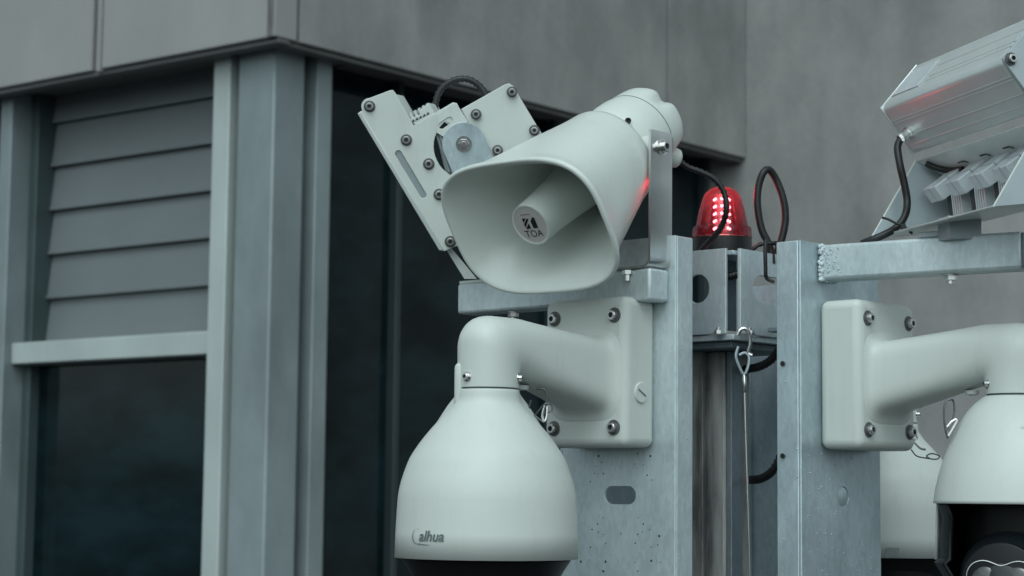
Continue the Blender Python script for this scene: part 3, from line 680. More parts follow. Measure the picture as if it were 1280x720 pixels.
    if sticker:
        a0_, a1_, z0, z1 = sticker; b = MB(); k = 6
        for i in range(k + 1):
            a = R(a0_ + (a1_ - a0_) * i / k)
            for z in (z0, z1): b.v.append(ao + Vector((math.cos(a), math.sin(a), 0)) * 0.1096 + UP * z * mm)
        b.f += [(2 * i, 2 * i + 2, 2 * i + 3, 2 * i + 1) for i in range(k)]
        b.build('sticker', M['sticker'], root)
    return root, ao
ZBOX = zpx(466, 735, 2.524)
b1 = NL - tLf * 97 * mm; b1 = Vector((b1.x, b1.y, ZBOX))
cam1, ao1 = dome_camera(b1, nLf, 'white dome camera with maker lettering, hanging below the horn speaker', 90, [(-133, -16), (-12, -16)], logo=(-125.5, -208), rib=182, wedge=(-148, -50, 43), plug=1)
b2 = NR + tRf * 106 * mm; b2 = Vector((b2.x, b2.y, ZBOX + 0.001))
cam2, ao2 = dome_camera(b2, nRf, 'white dome camera with dark lens unit showing, under the right floodlight', -118, [(188, -16), (-40, -16)], wedge=(-97, -66, 69), cover_deg=-134)
b3 = BRc.copy(); b3.z = ZBOX - 0.011
cam3, ao3 = dome_camera(b3, -nLf, 'white dome camera half hidden behind the mast with a small grey sticker', 90, [(-20, -16), (-120, -16)], sticker=(-107, -97, -214, -227) )

def wire(name, pts, r, m, parent=None, step=0.002, n=8):
    return MB().tube(spline(pts, step), r, n).build(name, m, parent)
# safety clips
def clip(label, pts_list):
    root = empty('safety_clip', pts_list[0][0][0], label, 'clip', 'safety clips on the camera arms')
    for pts, r, nm in pts_list: wire(nm, pts, r, M['steel'] if nm == 'gate' else M['darksteel'], root, 0.0015)
    return root
Yk = 2.405
clip('small steel safety clip and split ring at the neck of the lettered dome camera', [
    ([P(670, 486, 2.43), P(680, 487, 2.43), P(684, 497, 2.43), P(682, 508, 2.43)], 1.5 * mm, 'hook'),
    ([P(664, 500, Yk), P(661, 514, Yk), P(668, 519, Yk), P(680, 506, Yk), P(689, 506, Yk), P(690, 513, Yk), P(684, 516, Yk)], 1.1 * mm, 'wire_ring'),
    ([P(681, 507, Yk), P(678, 520, Yk), P(680, 527, Yk), P(683, 522, Yk), P(684, 508, Yk)], 1.6 * mm, 'gate'),
    ([P(668, 519, Yk), P(674, 524, Yk), P(680, 528, Yk)], 1.2 * mm, 'link')])
Yk = 2.41
clip('steel safety snap hook hanging between the right camera arm and its dome', [
    ([P(1186, 499, Yk), P(1181, 505, Yk), P(1180, 520, Yk), P(1182, 538, Yk), P(1185, 548, Yk)], 1.3 * mm, 'hook'),
    ([P(1184, 500, Yk), P(1191, 500, Yk), P(1193, 512, Yk), P(1190, 528, Yk), P(1185, 538, Yk)], 1.3 * mm, 'wire_ring'),
    ([P(1184, 534, Yk), P(1190, 527, Yk), P(1196, 525, Yk), P(1191, 535, Yk), P(1185, 545, Yk)], 1.8 * mm, 'gate')])
Yk = 2.60
clip('thin wire safety clip with an oval ring under the right mounting box', [
    ([P(1137, 541, Yk), P(1145, 543, Yk), P(1146, 549, Yk), P(1141, 550, Yk), P(1150, 560, Yk), P(1157, 562, Yk)], 1.4 * mm, 'gate'),
    ([P(1139, 562, Yk), P(1146, 570, Yk), P(1160, 573, Yk), P(1171, 574, Yk), P(1174, 570, Yk), P(1165, 567, Yk), P(1158, 570, Yk), P(1162, 573, Yk)], 0.9 * mm, 'wire_ring')])

# ================================================================== horn speaker
PIV = W(129, 2542, 0); PIV.z = zpx(184, 828, 2.492)
pt = R(34.5)
f = (nLf * math.cos(pt) - UP * math.sin(pt)).normalized(); hh_ = tLf.copy(); vv_ = hh_.cross(f); vv_ = vv_ if vv_.z > 0 else -vv_
TM = 199 * mm; mouth = PIV + f * TM
horn = empty('horn_speaker', arm_pt(85, 20, ZA1), 'white rectangular horn loudspeaker on a steel bracket, tilted down to the left', 'loudspeaker')
def hring(t, a, bb, e, k=64):
    out = []
    for j in range(k):
        q = 2 * math.pi * j / k; c, s_ = math.cos(q), math.sin(q)
        out.append(mouth - f * t * mm + hh_ * math.copysign(abs(c) ** (2 / e), c) * a * mm + vv_ * math.copysign(abs(s_) ** (2 / e), s_) * bb * mm)
    return out
out_p = [(-1, 118, 84.5, 3.2), (-4, 120.5, 87, 3.2), (-5, 123, 89.5, 3.2), (-3, 125, 91.5, 3.2), (1, 125.5, 92, 3.2), (4, 123.5, 90, 3.2), (10, 118, 88, 3.1), (25, 110, 85.5, 3.0), (50, 101, 83, 2.8), (80, 93, 80, 2.6), (110, 85, 76.5, 2.4), (140, 78, 72.5, 2.2), (165, 72, 69.5, 2.05), (180, 69, 68.5, 2), (186, 67, 67, 2), (188, 63, 63, 2), (190, 55, 55, 2)]
in_p = [(3, 115, 82, 3.2), (12, 108, 77, 3.1), (30, 95, 70, 2.9), (60, 79, 62, 2.6), (95, 64, 54, 2.3), (130, 52, 48, 2.1), (165, 46, 45, 2), (170, 20, 20, 2), (170, 0.1, 0.1, 2)]
MB().rings([hring(*p) for p in reversed(out_p)] + [hring(*p) for p in in_p], cap=False).build('horn_body', M['horn'], horn, sharp=70)
MB().lathe([(26.5 * mm, -4 * mm), (27.5 * mm, -6 * mm), (28.5 * mm, -40 * mm), (31 * mm, -80 * mm), (35 * mm, -120 * mm), (41 * mm, -160 * mm), (44 * mm, -169 * mm)], mouth, f, 48, False).build('inner_horn', M['horn'], horn)
MB().lathe([(24.6 * mm, -8 * mm), (24.6 * mm, -4.5 * mm), (27.4 * mm, -4.2 * mm), (27.6 * mm, -5.5 * mm)], mouth, f, 48, False).build('inner_horn_rim', M['horn'], horn)
bd = MB().lathe([(24.8 * mm, -7 * mm), (24.8 * mm, -4.9 * mm)], mouth, f, 48).build('badge', M['badge'], horn)
def on_badge(x_, y_): return mouth - f * 4.55 * mm + hh_ * x_ * mm + vv_ * y_ * mm
b = MB(); vs, fs = text_geo('TOA', 0.0135, 0, 0.0); b.add([on_badge(v.x * 1000, v.y * 1000 - 16.5) for v in vs], fs); b.build('lettering', M['ink'], bd, flat=True)
b = MB()
for poly in ([(-9.5, 9.5), (-3.2, 9.5), (-9.5, 3.6)], [(-9.5, 1.8), (-2.4, 8.6), (1.0, 8.6), (-9.5, -3.2)], [(-9.5, -5.0), (-1.6, 2.6), (-1.6, -5.0)], [(2.2, 4.6), (6.6, 9.5), (10.2, 9.5), (10.2, -5.0), (2.8, -5.0)]):
    b.add([on_badge(*p) for p in poly], [tuple(range(len(poly)))])
b.build('emblem', M['ink'], bd, flat=True)
b = MB(); b.add([on_badge(*p) for p in ((-9.5, 14.0), (6, 14.0), (6, 14.9), (-9.5, 14.9))], [(0, 1, 2, 3)]); b.build('emblem_line', M['inkred'], bd, flat=True)
# driver unit and cap
MB().lathe([(54 * mm, 186 * mm), (55 * mm, 196 * mm), (57.5 * mm, 204 * mm), (59.5 * mm, 210 * mm), (59.5 * mm, 226 * mm), (58.5 * mm, 240 * mm), (56.5 * mm, 251 * mm), (56 * mm, 253.6 * mm)], mouth, -f, 64, False).build('driver_case', M['horn'], horn)
MB().lathe([(54.8 * mm, 252 * mm), (54.8 * mm, 256 * mm)], mouth, -f, 48, False).build('driver_seam', M['greymetal'], horn)
def scallop(a, h):
    k = max(0.0, min(1.0, (h - 262 * mm) / (22 * mm))); return 1 - 0.2 * k * max(0.0, math.cos(4 * a + 0.6)) ** 3
MB().lathe([(56 * mm, 254.8 * mm), (55.8 * mm, 258 * mm), (55 * mm, 266 * mm), (54 * mm, 276 * mm), (52 * mm, 286 * mm), (48 * mm, 294 * mm), (40 * mm, 299 * mm), (26 * mm, 302 * mm), (0, 303 * mm)], mouth, -f, 72, False, scallop).build('driver_cap', M['horn'], horn, sharp=30)
# cable boss under the driver
bs = mouth - f * 276 * mm - vv_ * 46 * mm + hh_ * 22 * mm
MB().lathe([(13 * mm, -8 * mm), (13.5 * mm, 6 * mm), (12 * mm, 12 * mm), (8 * mm, 15 * mm), (0, 15.5 * mm)], bs, (-f * 0.55 - vv_ * 0.6 + hh_ * 0.45), 28).build('cable_boss', M['horn'], horn)
for sgn in (-1, 1):
    MB().lathe([(17 * mm, 50 * mm), (15 * mm, 66 * mm), (12 * mm, 71 * mm)], PIV, hh_ * sgn, 28).build('pivot_boss', M['horn'], horn)
p = mouth - f * 197 * mm + vv_ * 40 * mm + hh_ * 42 * mm
MB().lathe([(4 * mm, 0), (4 * mm, 3 * mm), (2.2 * mm, 3.2 * mm), (2.0 * mm, 1 * mm), (0, 1 * mm)], p + (vv_ + hh_).normalized() * 2 * mm, (vv_ + hh_ + f * .6), 14).build('drain_hole', M['black'], horn)
# U bracket of flat stainless bar
br = MB(); HB = 76 * mm; WB = 22 * mm; TB = 1.6 * mm; base_z = ZA1 + 1.8 * mm; ctr = Vector((PIV.x, PIV.y, 0)); rb = 12 * mm
path = []
topz = PIV.z + 20 * mm
path.append((HB, topz)); path.append((HB, base_z + rb))
for i in range(1, 8): a = R(90 * i / 8); path.append((HB - rb + rb * math.cos(a), base_z + rb - rb * math.sin(a)))
path.append((HB - rb, base_z)); full = path + [(-x_, z_) for x_, z_ in reversed(path)]
rs = []
for i, (x_, z_) in enumerate(full):
    p0 = full[max(0, i - 1)]; p1 = full[min(len(full) - 1, i + 1)]; tx, tz = p1[0] - p0[0], p1[1] - p0[1]; l = math.hypot(tx, tz); nx, nz = -tz / l, tx / l
    c = ctr + hh_ * x_ + UP * z_; nn = hh_ * nx + UP * nz
    rs.append([c + nLf * WB + nn * TB, c - nLf * WB + nn * TB, c - nLf * WB - nn * TB, c + nLf * WB - nn * TB])
br.rings(rs); bk = br.build('bracket', M['steel'], horn, sharp=40)
for sgn in (-1, 1): bolt(PIV + hh_ * sgn * (HB + TB), hh_ * sgn, 7 * mm, bk, 'bolt', m='steel')

# ================================================================== warning beacon
bz = ztp + 15 * mm; bc = Vector((MC.x + 3 * mm, MC.y, bz))
bea = empty('warning_beacon', bc, 'lit red warning beacon with LED column on top of the mast', 'beacon')
MB().lathe([(40 * mm, -11.7 * mm), (41 * mm, 2 * mm), (40.5 * mm, 17 * mm), (39 * mm, 18 * mm)], bc, UP, 48).build('base', M['rubber'], bea)
MB().lathe([(41 * mm, 18.3 * mm), (40.5 * mm, 30 * mm), (39 * mm, 32.5 * mm), (36 * mm, 33.2 * mm), (31 * mm, 56 * mm), (26 * mm, 73 * mm), (22.5 * mm, 80 * mm), (16 * mm, 85.5 * mm), (8 * mm, 88 * mm), (0, 88.5 * mm)], bc, UP, 144, False, lambda a, h: 1 + (0.012 * math.cos(24 * a) if 0.034 < h < 0.08 else 0)).build('red_lens', M['red'], bea)
tw = MB().lathe([(10 * mm, 18.2 * mm), (9 * mm, 74 * mm), (6 * mm, 78 * mm)], bc, UP, 8).build('led_tower', M['badge'], bea)
led_me = None
for k, z in enumerate((31, 41, 51, 61, 71)):
    for j in range(7):
        a = R(-97 + j * 360 / 7); d = Vector((math.cos(a), math.sin(a), 0)); c = bc + d * 10.5 * mm + UP * z * mm
        if led_me is None:
            r = 2.0 * mm; q = MB().lathe([(r, 0), (r * .9, r * .4), (r * .5, r * .85), (0, r)], (0, 0, 0), (0, 0, 1), 12); led_me = shared(q, 'led')
        o = link_mesh('led', led_me, M['led'], bea); o.matrix_local = Matrix.Translation(c - bc) @ d.to_track_quat('Z', 'Y').to_matrix().to_4x4()
ll = bpy.data.lights.new('beacon_light', 'POINT'); ll.energy = 0.42; ll.color = (1.0, 0.03, 0.06); ll.shadow_soft_size = 0.012
lo = bpy.data.objects.new('beacon_light', ll); COL.objects.link(lo); lo.parent = bea; lo.location = (0, 0, 0.081)

# ================================================================== cables
def cable(name, pts, r, label, corr=False, m='rubber'):
    if corr: p, rad = corrugated(pts, r); o = MB().tube(p, rad, 12).build(name, M[m], sharp=60)
    else: o = MB().tube(spline(pts, 0.004), r, 12).build(name, M[m])
    return tag(o, label, 'cable')
cable('speaker_conduit', [bs - f * 6 * mm, P(858, 208, 2.60), P(876, 215, 2.60), P(893, 224, 2.60), P(905, 240, 2.60), P(908, 262, 2.60), P(902, 283, 2.61), P(890, 299, 2.62), P(880, 309, 2.64), P(872, 322, 2.66)], 4.6 * mm, 'black corrugated conduit running from the horn speaker down across the red beacon', True)
cable('looped_cable', [P(965, 330, 2.66), P(962, 308, 2.66), P(952, 286, 2.66), P(947, 258, 2.66), P(948, 234, 2.66), P(954, 216, 2.66), P(961, 212, 2.665), P(970, 224, 2.67), P(979, 248, 2.67), P(982, 272, 2.67), P(978, 296, 2.67), P(970, 318, 2.67)], 5.0 * mm, 'black cable standing in a tall loop right of the red beacon')
cable('horizontal_conduit', [P(940, 312, 2.64), P(950, 305.5, 2.64), P(962, 304.5, 2.64), P(974, 304.5, 2.65), P(985, 308, 2.66)], 3.4 * mm, 'short black corrugated conduit lying at the foot of the looped cable', True)
cable('hanging_cable', [P(957, 300, 2.575), P(956.5, 315, 2.572), P(957, 335, 2.572), P(958, 347, 2.58), P(966, 352, 2.66)], 2.6 * mm, 'thin black cable hanging over the right collar plate')
cable('upper_conduit', [P(930, 462, 2.69), P(950, 458, 2.66), P(966, 448, 2.64), P(976, 432, 2.62), P(986, 412, 2.60)], 6.0 * mm, 'black conduit bend just below the collar beside the mast tube', True)
cable('lower_conduit', [P(990, 500, 2.60), P(982, 540, 2.61), P(976, 568, 2.62), P(966, 588, 2.63), P(952, 598, 2.66), P(936, 600, 2.72)], 6.0 * mm, 'black conduit curving between the mast tube and the right channel', True)
cable('floodlight_conduit', [P(546, 150, 2.74), P(544, 132, 2.74), P(551, 112, 2.74), P(566, 101, 2.74), P(584, 99, 2.74), P(600, 108, 2.74), P(610, 125, 2.74), P(614, 145, 2.75)], 5.2 * mm, 'black corrugated conduit arching over the left floodlight', True)

# wire rope with hook
Yr = 2.585
rope = empty('wire_rope', P(935, 420, Yr), 'thin steel wire rope hanging from a hook under the mast collar', 'wire rope')
wire('hook', [P(922, 419, Yr), P(926, 412, Yr), P(932, 411, Yr), P(937, 418, Yr), P(938, 430, Yr), P(935, 441, Yr), P(940, 444, Yr)], 2.5 * mm, M['steel'], rope)
wire('thimble', [P(923, 433, Yr), P(920, 445, Yr), P(924, 458, Yr), P(930, 468, Yr), P(935, 458, Yr), P(936, 446, Yr), P(931, 441, Yr), P(924, 444, Yr)], 1.9 * mm, M['galv'], rope)
MB().tube([P(930, 468, Yr), P(930.5, 472, Yr), P(931, 488, Yr), P(931.3, 491, Yr)], [1.6 * mm, 2.9 * mm, 2.9 * mm, 1.6 * mm], 12).build('ferrule', M['steel'], rope)
p, rad = corrugated([P(931.2, 489, Yr), P(932.5, 540, Yr), P(935, 620, Yr), P(938, 722, Yr), P(940, 800, Yr), P(944, 980, Yr)], 1.8 * mm, 3 * mm); MB().tube(p, rad, 8).build('rope', M['steel'], rope)

# ================================================================== floodlights
FG = 'floodlights on the mast arms'
# --- left one, seen from its end
Y1 = 2.585
fl = empty('floodlight', arm_pt(300, 20, ZA1), 'white floodlight seen from its end, bolted above the arm left of the horn', 'floodlight', FG)
ORI = P(560, 200, Y1); AXF = (ray(540, 200).normalized() + Vector((0.05, 0, 0.02))).normalized()
U1 = Vector((1, 0, 0)); U1 = (U1 - AXF * U1.dot(AXF)).normalized(); V1 = -(AXF.cross(U1)); V1 = V1 if V1.z > 0 else -V1
def q2(px, py):                      # pixel -> 2D on the end plane, metres
    d = ray(px, py); o = Vector((0, 0, EYE)); k = (ORI - o).dot(AXF) / d.dot(AXF); p = o + d * k
    return ((p - ORI).dot(U1), (p - ORI).dot(V1))
def E3(p, back=0.0): return ORI + U1 * p[0] + V1 * p[1] + AXF * back
def off(c, pts): return pts
lobe = [q2(462 + 10.5 * math.cos(R(a)), 133 + 10.5 * math.sin(R(a))) for a in range(150, 281, 20)]
tray = [q2(447, 142), q2(451, 139)] + lobe + [q2(487, 113), q2(491, 112.5), q2(494, 116), q2(517, 157), q2(566, 128), q2(571, 129), q2(606, 196), q2(625, 245), q2(590, 300), q2(562, 311), q2(556, 314), q2(549, 313)]
cut = [q2(583 + 41 * math.cos(R(a)), 183 + 41 * math.sin(R(a))) for a in range(0, 360, 12)]
cut = [q2(583 + 41 * math.cos(R(a)), 183 + 41 * math.sin(R(a))) for a in range(100, 236, 8)] + [q2(590, 158), q2(600, 190), q2(600, 215)]
sl = [q2(498 + 0, 190)] ; a0_, a1_ = q2(498, 192), q2(529, 244)
slt = slot(a0_[0], a0_[1], a1_[0], a1_[1], 4.3 * mm)
a2, a3 = q2(552, 157), q2(562, 150); slt2 = slot(a2[0], a2[1], a3[0], a3[1], 4.2 * mm)
tp = plate('end_plate', tray, [cut, slt], E3((0, 0)), U1, V1, 3 * mm, M['offwhite'], fl, 0.0005)
# body of the LED tray behind the end plate
b = MB(); b.prism([E3(q2(*p), 4 * mm) for p in ((449, 143), (458, 136), (488, 116), (512, 157), (556, 250), (590, 292), (560, 308), (552, 309))], AXF * 0.26); b.build('tray', M['offwhite'], fl, bevel=1.5 * mm)
b = MB(); b.prism([E3(q2(*p), -1.2 * mm) for p in ((447, 142), (451, 139), (555, 312.5), (549, 313))], AXF * 0.268); b.build('glass_edge', M['alu'], fl, bevel=0.8 * mm)
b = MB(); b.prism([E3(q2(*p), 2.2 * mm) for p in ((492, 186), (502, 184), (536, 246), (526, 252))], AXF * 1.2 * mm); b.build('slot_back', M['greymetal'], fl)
# heat sink fins
for k in range(5):
    x0, y0 = 511 + k * 5.2, 143 - k * 3.0
    b = MB(); b.prism([E3(q2(x0, y0 - 1), 6 * mm), E3(q2(x0 + 2.7, y0 - 2.6), 6 * mm), E3(q2(x0 + 12, y0 + 15), 6 * mm), E3(q2(x0 + 9.3, y0 + 16.6), 6 * mm)], AXF * 0.22); b.build('fin', M['offwhite'], fl)
b = MB(); b.prism([E3(q2(*p), 5 * mm) for p in ((512, 149), (525, 143), (524, 138), (536, 129), (546, 146), (524, 162))], AXF * 0.23); b.build('heat_sink', M['offwhite'], fl, bevel=0.6 * mm)
for k in range(5):
    x0, y0 = 514 + k * 4.6, 153.5 - k * 2.3
    b = MB(); b.prism([E3(q2(*p), 4.4 * mm) for p in ((x0, y0), (x0 + 2.2, y0 - 4.5), (x0 + 4.4, y0 - 2.2))], AXF * 0.8 * mm); b.build('vent', M['speck'], fl, flat=True)
# inner works seen in the crescent
b = MB(); b.prism([E3(q2(*p), 10 * mm) for p in ((540, 150), (600, 138), (640, 200), (600, 240), (560, 232))], AXF * 0.24); b.build('inner_frame', M['greymetal'], fl, bevel=1 * mm)
for k in range(4):
    b = MB(); x0 = 541 + 4.5 * k; b.prism([E3(q2(*p), 6 * mm) for p in ((x0, 158 + 2 * k), (x0 + 2, 156 + 2 * k), (x0 + 22, 214), (x0 + 19, 216))], AXF * 3 * mm); b.build('inner_rib', M['alu'] if k % 2 else M['greymetal'], fl)
b = MB(); b.prism([E3(q2(*p), -2.0 * mm) for p in ((546, 170), (551, 176), (549, 178), (554, 183), (548, 184), (544, 176))], AXF * 2 * mm); 
# driver housing
hpts = [(576, 136.5), (630, 106), (636, 104), (641, 107), (677, 167), (678, 173), (620, 206), (612, 202)]
plate('end_plate', [q2(*p) for p in hpts], [], E3((0, 0), 6 * mm), U1, V1, 4 * mm, M['offwhite'], fl, 0.0006)
b = MB(); b.prism([E3(q2(*p), 10.5 * mm) for p in ((579, 138), (634, 107), (638, 109), (679.5, 170), (620, 203), (614, 200))], AXF * 0.25); b.build('driver_housing', M['offwhite'], fl, bevel=2 * mm)
# tab with slot carrying the pivot
tabp = [q2(*p) for p in ((546, 141), (566, 128.5), (570, 129), (596, 170), (560, 200), (556, 165))]
for p in ((462, 133), (508, 175), (536, 205), (549, 243), (563, 302)): bolt(E3(q2(*p), 0), -AXF, 4.9 * mm, fl)
for p in ((595, 143), (640, 115), (668, 163), (622, 188)): bolt(E3(q2(*p), 2.5 * mm), -AXF, 4.6 * mm, fl)
# galvanized pivot bracket with rounded head
cx, cy = q2(580, 180); cx2, cy2 = q2(640, 318); ang = math.degrees(math.atan2(cy2 - cy, cx2 - cx)); rb_ = 28.5 * mm
leg = circ(cx, cy, rb_, 22, ang + 90, ang + 270); dx, dy = math.cos(R(ang - 90)), math.sin(R(ang - 90))
leg += [(cx2 + dx * rb_, cy2 + dy * rb_), (cx2 - dx * rb_, cy2 - dy * rb_)]
pb = plate('pivot_bracket', leg, [], E3((0, 0), -4 * mm), U1, V1, 4 * mm, M['galv'], fl, 0.0006)
bolt(E3((cx, cy), -4 * mm), -AXF, 6.6 * mm, pb, 'bolt', True, 'steel')
pl2 = plate('slot_tab', [q2(*p) for p in ((546, 166), (547, 143), (566, 129), (571, 130), (585, 152), (570, 160), (556, 172))], [slt2], E3((0, 0), -1.6 * mm), U1, V1, 1.5 * mm, M['offwhite'], fl, 0.0003)
b = MB(); b.prism([E3(p, 1.0 * mm) for p in [q2(549, 160), q2(560, 147), q2(568, 150), q2(556, 162)]], AXF * 0.8 * mm); b.build('slot_back', M['black'], fl)  # black sheet set in as the shade inside the slot
# foot strip down to the arm
b = MB(); b.prism([E3(q2(*p), 14 * mm) for p in ((556, 311), (562, 309), (596, 350), (580, 350))], AXF * 3 * mm); b.build('foot_plate', M['offwhite'], fl, bevel=0.6 * mm)
b = MB(); fp = E3(q2(586, 348), 20 * mm)
b.box(Vector((arm_pt(318, 20, 0).x, arm_pt(318, 20, 0).y, ZA1 + 2.2 * mm)), tLf * 22 * mm, nLf * 16 * mm, UP * 2 * mm); b.build('foot', M['offwhite'], fl, bevel=0.6 * mm)

# --- right one, seen obliquely from below
YF = 2.56
fr_ = empty('floodlight', Vector((a0.x, a0.y, ZR1)) + dA * 0.15, 'white floodlight with open LED tray tilted over the right arm', 'floodlight', FG)
def S3(px, py): return P(px, py, YF)
AX2 = Vector((0.086, -0.295, 0.0)); LN = AX2.length; ad_ = AX2.normalized()
A, B_, Cc = S3(1100, 135), S3(1146, 79), S3(1142, 195); D_ = B_ + (Cc - A)
hs = MB(); hs.prism([A, B_, D_, Cc], AX2); hs.build('driver_housing', M['alu'], fr_, bevel=8 * mm, seg=5)
ctr_ = (A + B_ + Cc + D_) / 4
for k, (s0, s1) in enumerate(((-4 * mm, 0.4 * mm),)):
    cp = MB(); cp.prism([ctr_ + (q - ctr_) * 0.985 - ad_ * 3.4 * mm for q in (A, B_, D_, Cc)], ad_ * 3 * mm); cp.build('end_plate', M['alu'], fr_, bevel=1 * mm)
cp = MB(); cp.prism([ctr_ + (q - ctr_) * 1.03 + AX2 + ad_ * 0.4 * mm for q in (A, B_, D_, Cc)], ad_ * 3.5 * mm); cp.build('end_plate', M['greymetal'], fr_, bevel=1.2 * mm)
e1 = (B_ - A).normalized(); e2 = (Cc - A).normalized()
for q in (A + e1 * 7 * mm + e2 * 7 * mm, Cc + e1 * 7 * mm - e2 * 7 * mm, B_ - e1 * 7 * mm + e2 * 7 * mm): bolt(q + AX2 + ad_ * 4 * mm, ad_, 5 * mm, fr_)
nf = e2.cross(ad_); nf = nf if nf.dot(e1) < 0 else -nf      # outward of the lower-left face
for q in (0.30, 0.36, 0.62, 0.80):  # thin ridges added to give the lower-left face streak highlights
    b = MB(); c = A + (Cc - A) * q + nf * 0.2 * mm; b.tube([c + ad_ * 6 * mm, c + ad_ * (LN - 4 * mm)], 0.55 * mm, 6); b.build('rib', M['alu'], fr_)
nt_ = e1.cross(ad_); nt_ = nt_ if nt_.dot(e2) < 0 else -nt_  # outward of the upper face
for q in (0.28, 0.38, 0.62):
    b = MB(); c = A + (B_ - A) * q + nt_ * 0.1 * mm; b.tube([c + ad_ * 95 * mm, c + ad_ * (LN - 4 * mm)], 0.5 * mm, 6); b.build('rib', M['alu'], fr_)
# name plate with rivets on the upper face
lc_ = A + e1 * 38 * mm + ad_ * 48 * mm + nt_ * 0.8 * mm
b = MB(); b.box(lc_, e1 * 22 * mm, ad_ * 36 * mm, nt_ * 0.6 * mm); lp = b.build('blank_plate', M['clear'], fr_, bevel=0.3 * mm)
for i, j in ((-1, -1), (-1, 1), (1, -1), (1, 1), (-1, 0)):
    b = MB(); dome(b, lc_ + e1 * 18 * i * mm + ad_ * 31 * j * mm + nt_ * 0.5 * mm, nt_, 1.5 * mm, .6); b.build('rivet', M['bolt'], lp)
# tray: section points
E_, R_, F_, G_ = S3(1146, 200), W(588, 2560, 404), W(548, 2560, 343), S3(1089, 299)
E_ = Vector((E_.x, YF, E_.z)); tk = 2 * mm
def sheet(p, q, name, m, ext=AX2, t=tk):
    d = (q - p).normalized(); nn = d.cross(ad_).normalized() * t
    b = MB(); b.prism([p, q, q + nn, p + nn], ext); return b.build(name, m, fr_, bevel=0.4 * mm)
sheet(E_, R_, 'tray_back', M['alu']); sheet(R_, F_ , 'tray_floor', M['alu']); sheet(F_, G_, 'tray_lip', M['alu'])
sheet(F_ + Vector((-0.018, 0, 0.010)), F_ + Vector((0.006, 0, 0.010)), 'tray_rail', M['alu'])
for k, ext in ((-3, 0), (0.2, LN)):
    b = MB(); q = [E_, R_, F_, G_]; b.prism([p + ad_ * (ext + k * mm) for p in q], ad_ * 2.6 * mm); b.build('tray_end', M['greymetal'], fr_, bevel=0.5 * mm)
    b = MB(); b.tube([E_ + ad_ * (ext + k * mm + 1.3 * mm), G_ + ad_ * (ext + k * mm + 1.3 * mm)], 1.3 * mm, 8); b.build('edge_strip', M['offwhite'], fr_)
# LED modules
md = (R_ - E_).normalized(); inn = Vector((-0.79, 0, -0.61))      # pointing out of the tray, down to the left
ux = ad_; wz = inn.cross(ux).normalized()
for k in range(5):
    c0 = E_ + Vector((0.024, 0, -0.034)) + ad_ * (40 + 58 * k) * mm
    q = c0 + inn * 2 * mm
    b = MB(); b.box(q, ux * 16.5 * mm, inn * 27 * mm, wz * 10.5 * mm); mo = b.build('led_module', M['clear'], fr_, bevel=1.2 * mm)
    b = MB(); b.box(q - inn * 1 * mm, ux * 0.8 * mm, inn * 28.2 * mm, wz * 10.8 * mm); b.build('module_joint', M['greymetal'], mo)
    b = MB(); b.box(q + inn * 6 * mm, ux * 16.8 * mm, inn * 0.7 * mm, wz * 10.8 * mm); b.build('module_joint', M['greymetal'], mo)
    dwn = Vector((0.10, 0, -1)).normalized()
    b = MB(); c1 = q + inn * 4 * mm + Vector((0.004, 0, -0.028)) + ux * 2 * mm
    b.box(c1, ux * 4.2 * mm, dwn * 21 * mm, dwn.cross(ux).normalized() * 2 * mm); b.build('module_post', M['speck'], mo)
    for i in range(5):
        b = MB(); b.box(c1 + ux * (11 + 5.5 * i) * mm - inn * 6 * mm + dwn * 3 * mm, ux * 1.1 * mm, dwn * 20 * mm, dwn.cross(ux).normalized() * 10 * mm); b.build('fin', M['clear'], mo)
    b = MB(); c2 = E_ + md * 26 * mm + ad_ * (66 + 55 * k) * mm + inn * 2.4 * mm
    b.tube([c2, c2 + ux * 14 * mm, c2 + ux * 17 * mm + md * 5 * mm], 1.2 * mm, 6); b.build('wire_clip', M['speck'], fr_)
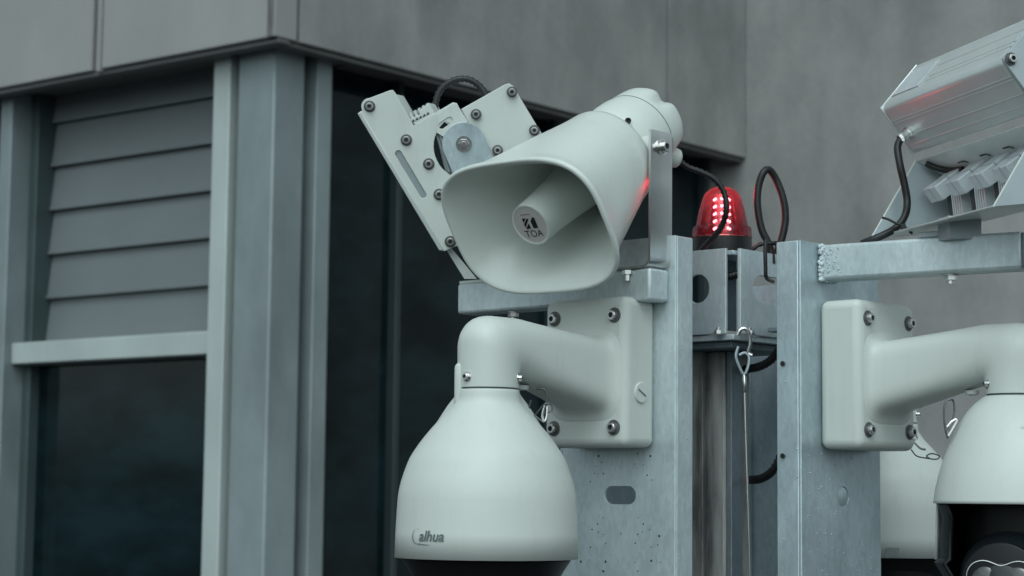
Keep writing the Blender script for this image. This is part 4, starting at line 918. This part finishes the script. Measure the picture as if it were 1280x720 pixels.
cb = [E_ + md * t_ * mm + ad_ * s_ * mm + inn * 5.5 * mm for t_, s_ in ((8, 18), (20, 20), (31, 30), (36, 44), (38, 62))]
MB().tube(spline(cb, 0.003), 4 * mm, 10).build('lead', M['rubber'], fr_)
# saddle between the tray and the arm
b = MB(); sc = Vector((a0.x, a0.y, ZR1)) + dA * 168 * mm; b.box(sc + UP * 4 * mm, dA * 34 * mm, sA * 16 * mm, UP * 3.6 * mm); b.build('saddle', M['greymetal'], fr_, bevel=1 * mm)
b = MB(); b.box((sc + (F_ + G_) / 2 + AX2 * 0.55) / 2, Vector((0.02, 0, 0)), ad_ * 14 * mm, UP * abs(((F_ + G_) / 2).z - sc.z + 0.012) * 0.5); b.build('saddle_block', M['greymetal'], fr_, bevel=1 * mm)
# gland and lead
gp_ = A + (Cc - A) * 0.58 + ad_ * 28 * mm
MB().lathe([(9 * mm, 0), (9 * mm, 3 * mm), (6.5 * mm, 3.2 * mm), (6.5 * mm, 9 * mm), (7.6 * mm, 9.2 * mm), (7.6 * mm, 15 * mm), (5.5 * mm, 18 * mm)], gp_, nf, 8).build('cable_gland', M['steel'], fr_, sharp=20)
ge = gp_ + nf * 17 * mm
cable('floodlight_lead', [ge - nf * 3 * mm, ge + nf * 4 * mm - UP * 9 * mm, P(1125, 206, 2.52), P(1130, 228, 2.52), P(1134, 252, 2.52), P(1131, 270, 2.51), P(1121, 284, 2.505), P(1106, 293, 2.50), P(1092, 299, 2.50), P(1078, 304.5, 2.51)], 4.8 * mm, 'black power lead curving from the right floodlight down to its arm')
tie = empty('cable_tie', P(1128, 281, 2.50), 'black cable tie around the lead below the right floodlight', 'cable tie')
wire('strap', [P(1103, 272, 2.50), P(1110, 274, 2.495), P(1120, 279, 2.492), P(1130, 283, 2.492), P(1140, 292, 2.50)], 1.6 * mm, M['rubber'], tie)
b = MB(); b.box(P(1129, 283, 2.488), Vector((3, 0, 1)) * mm, Vector((0, 3, 0)) * mm, Vector((-1, 0, 3)) * mm); b.build('buckle', M['rubber'], tie)
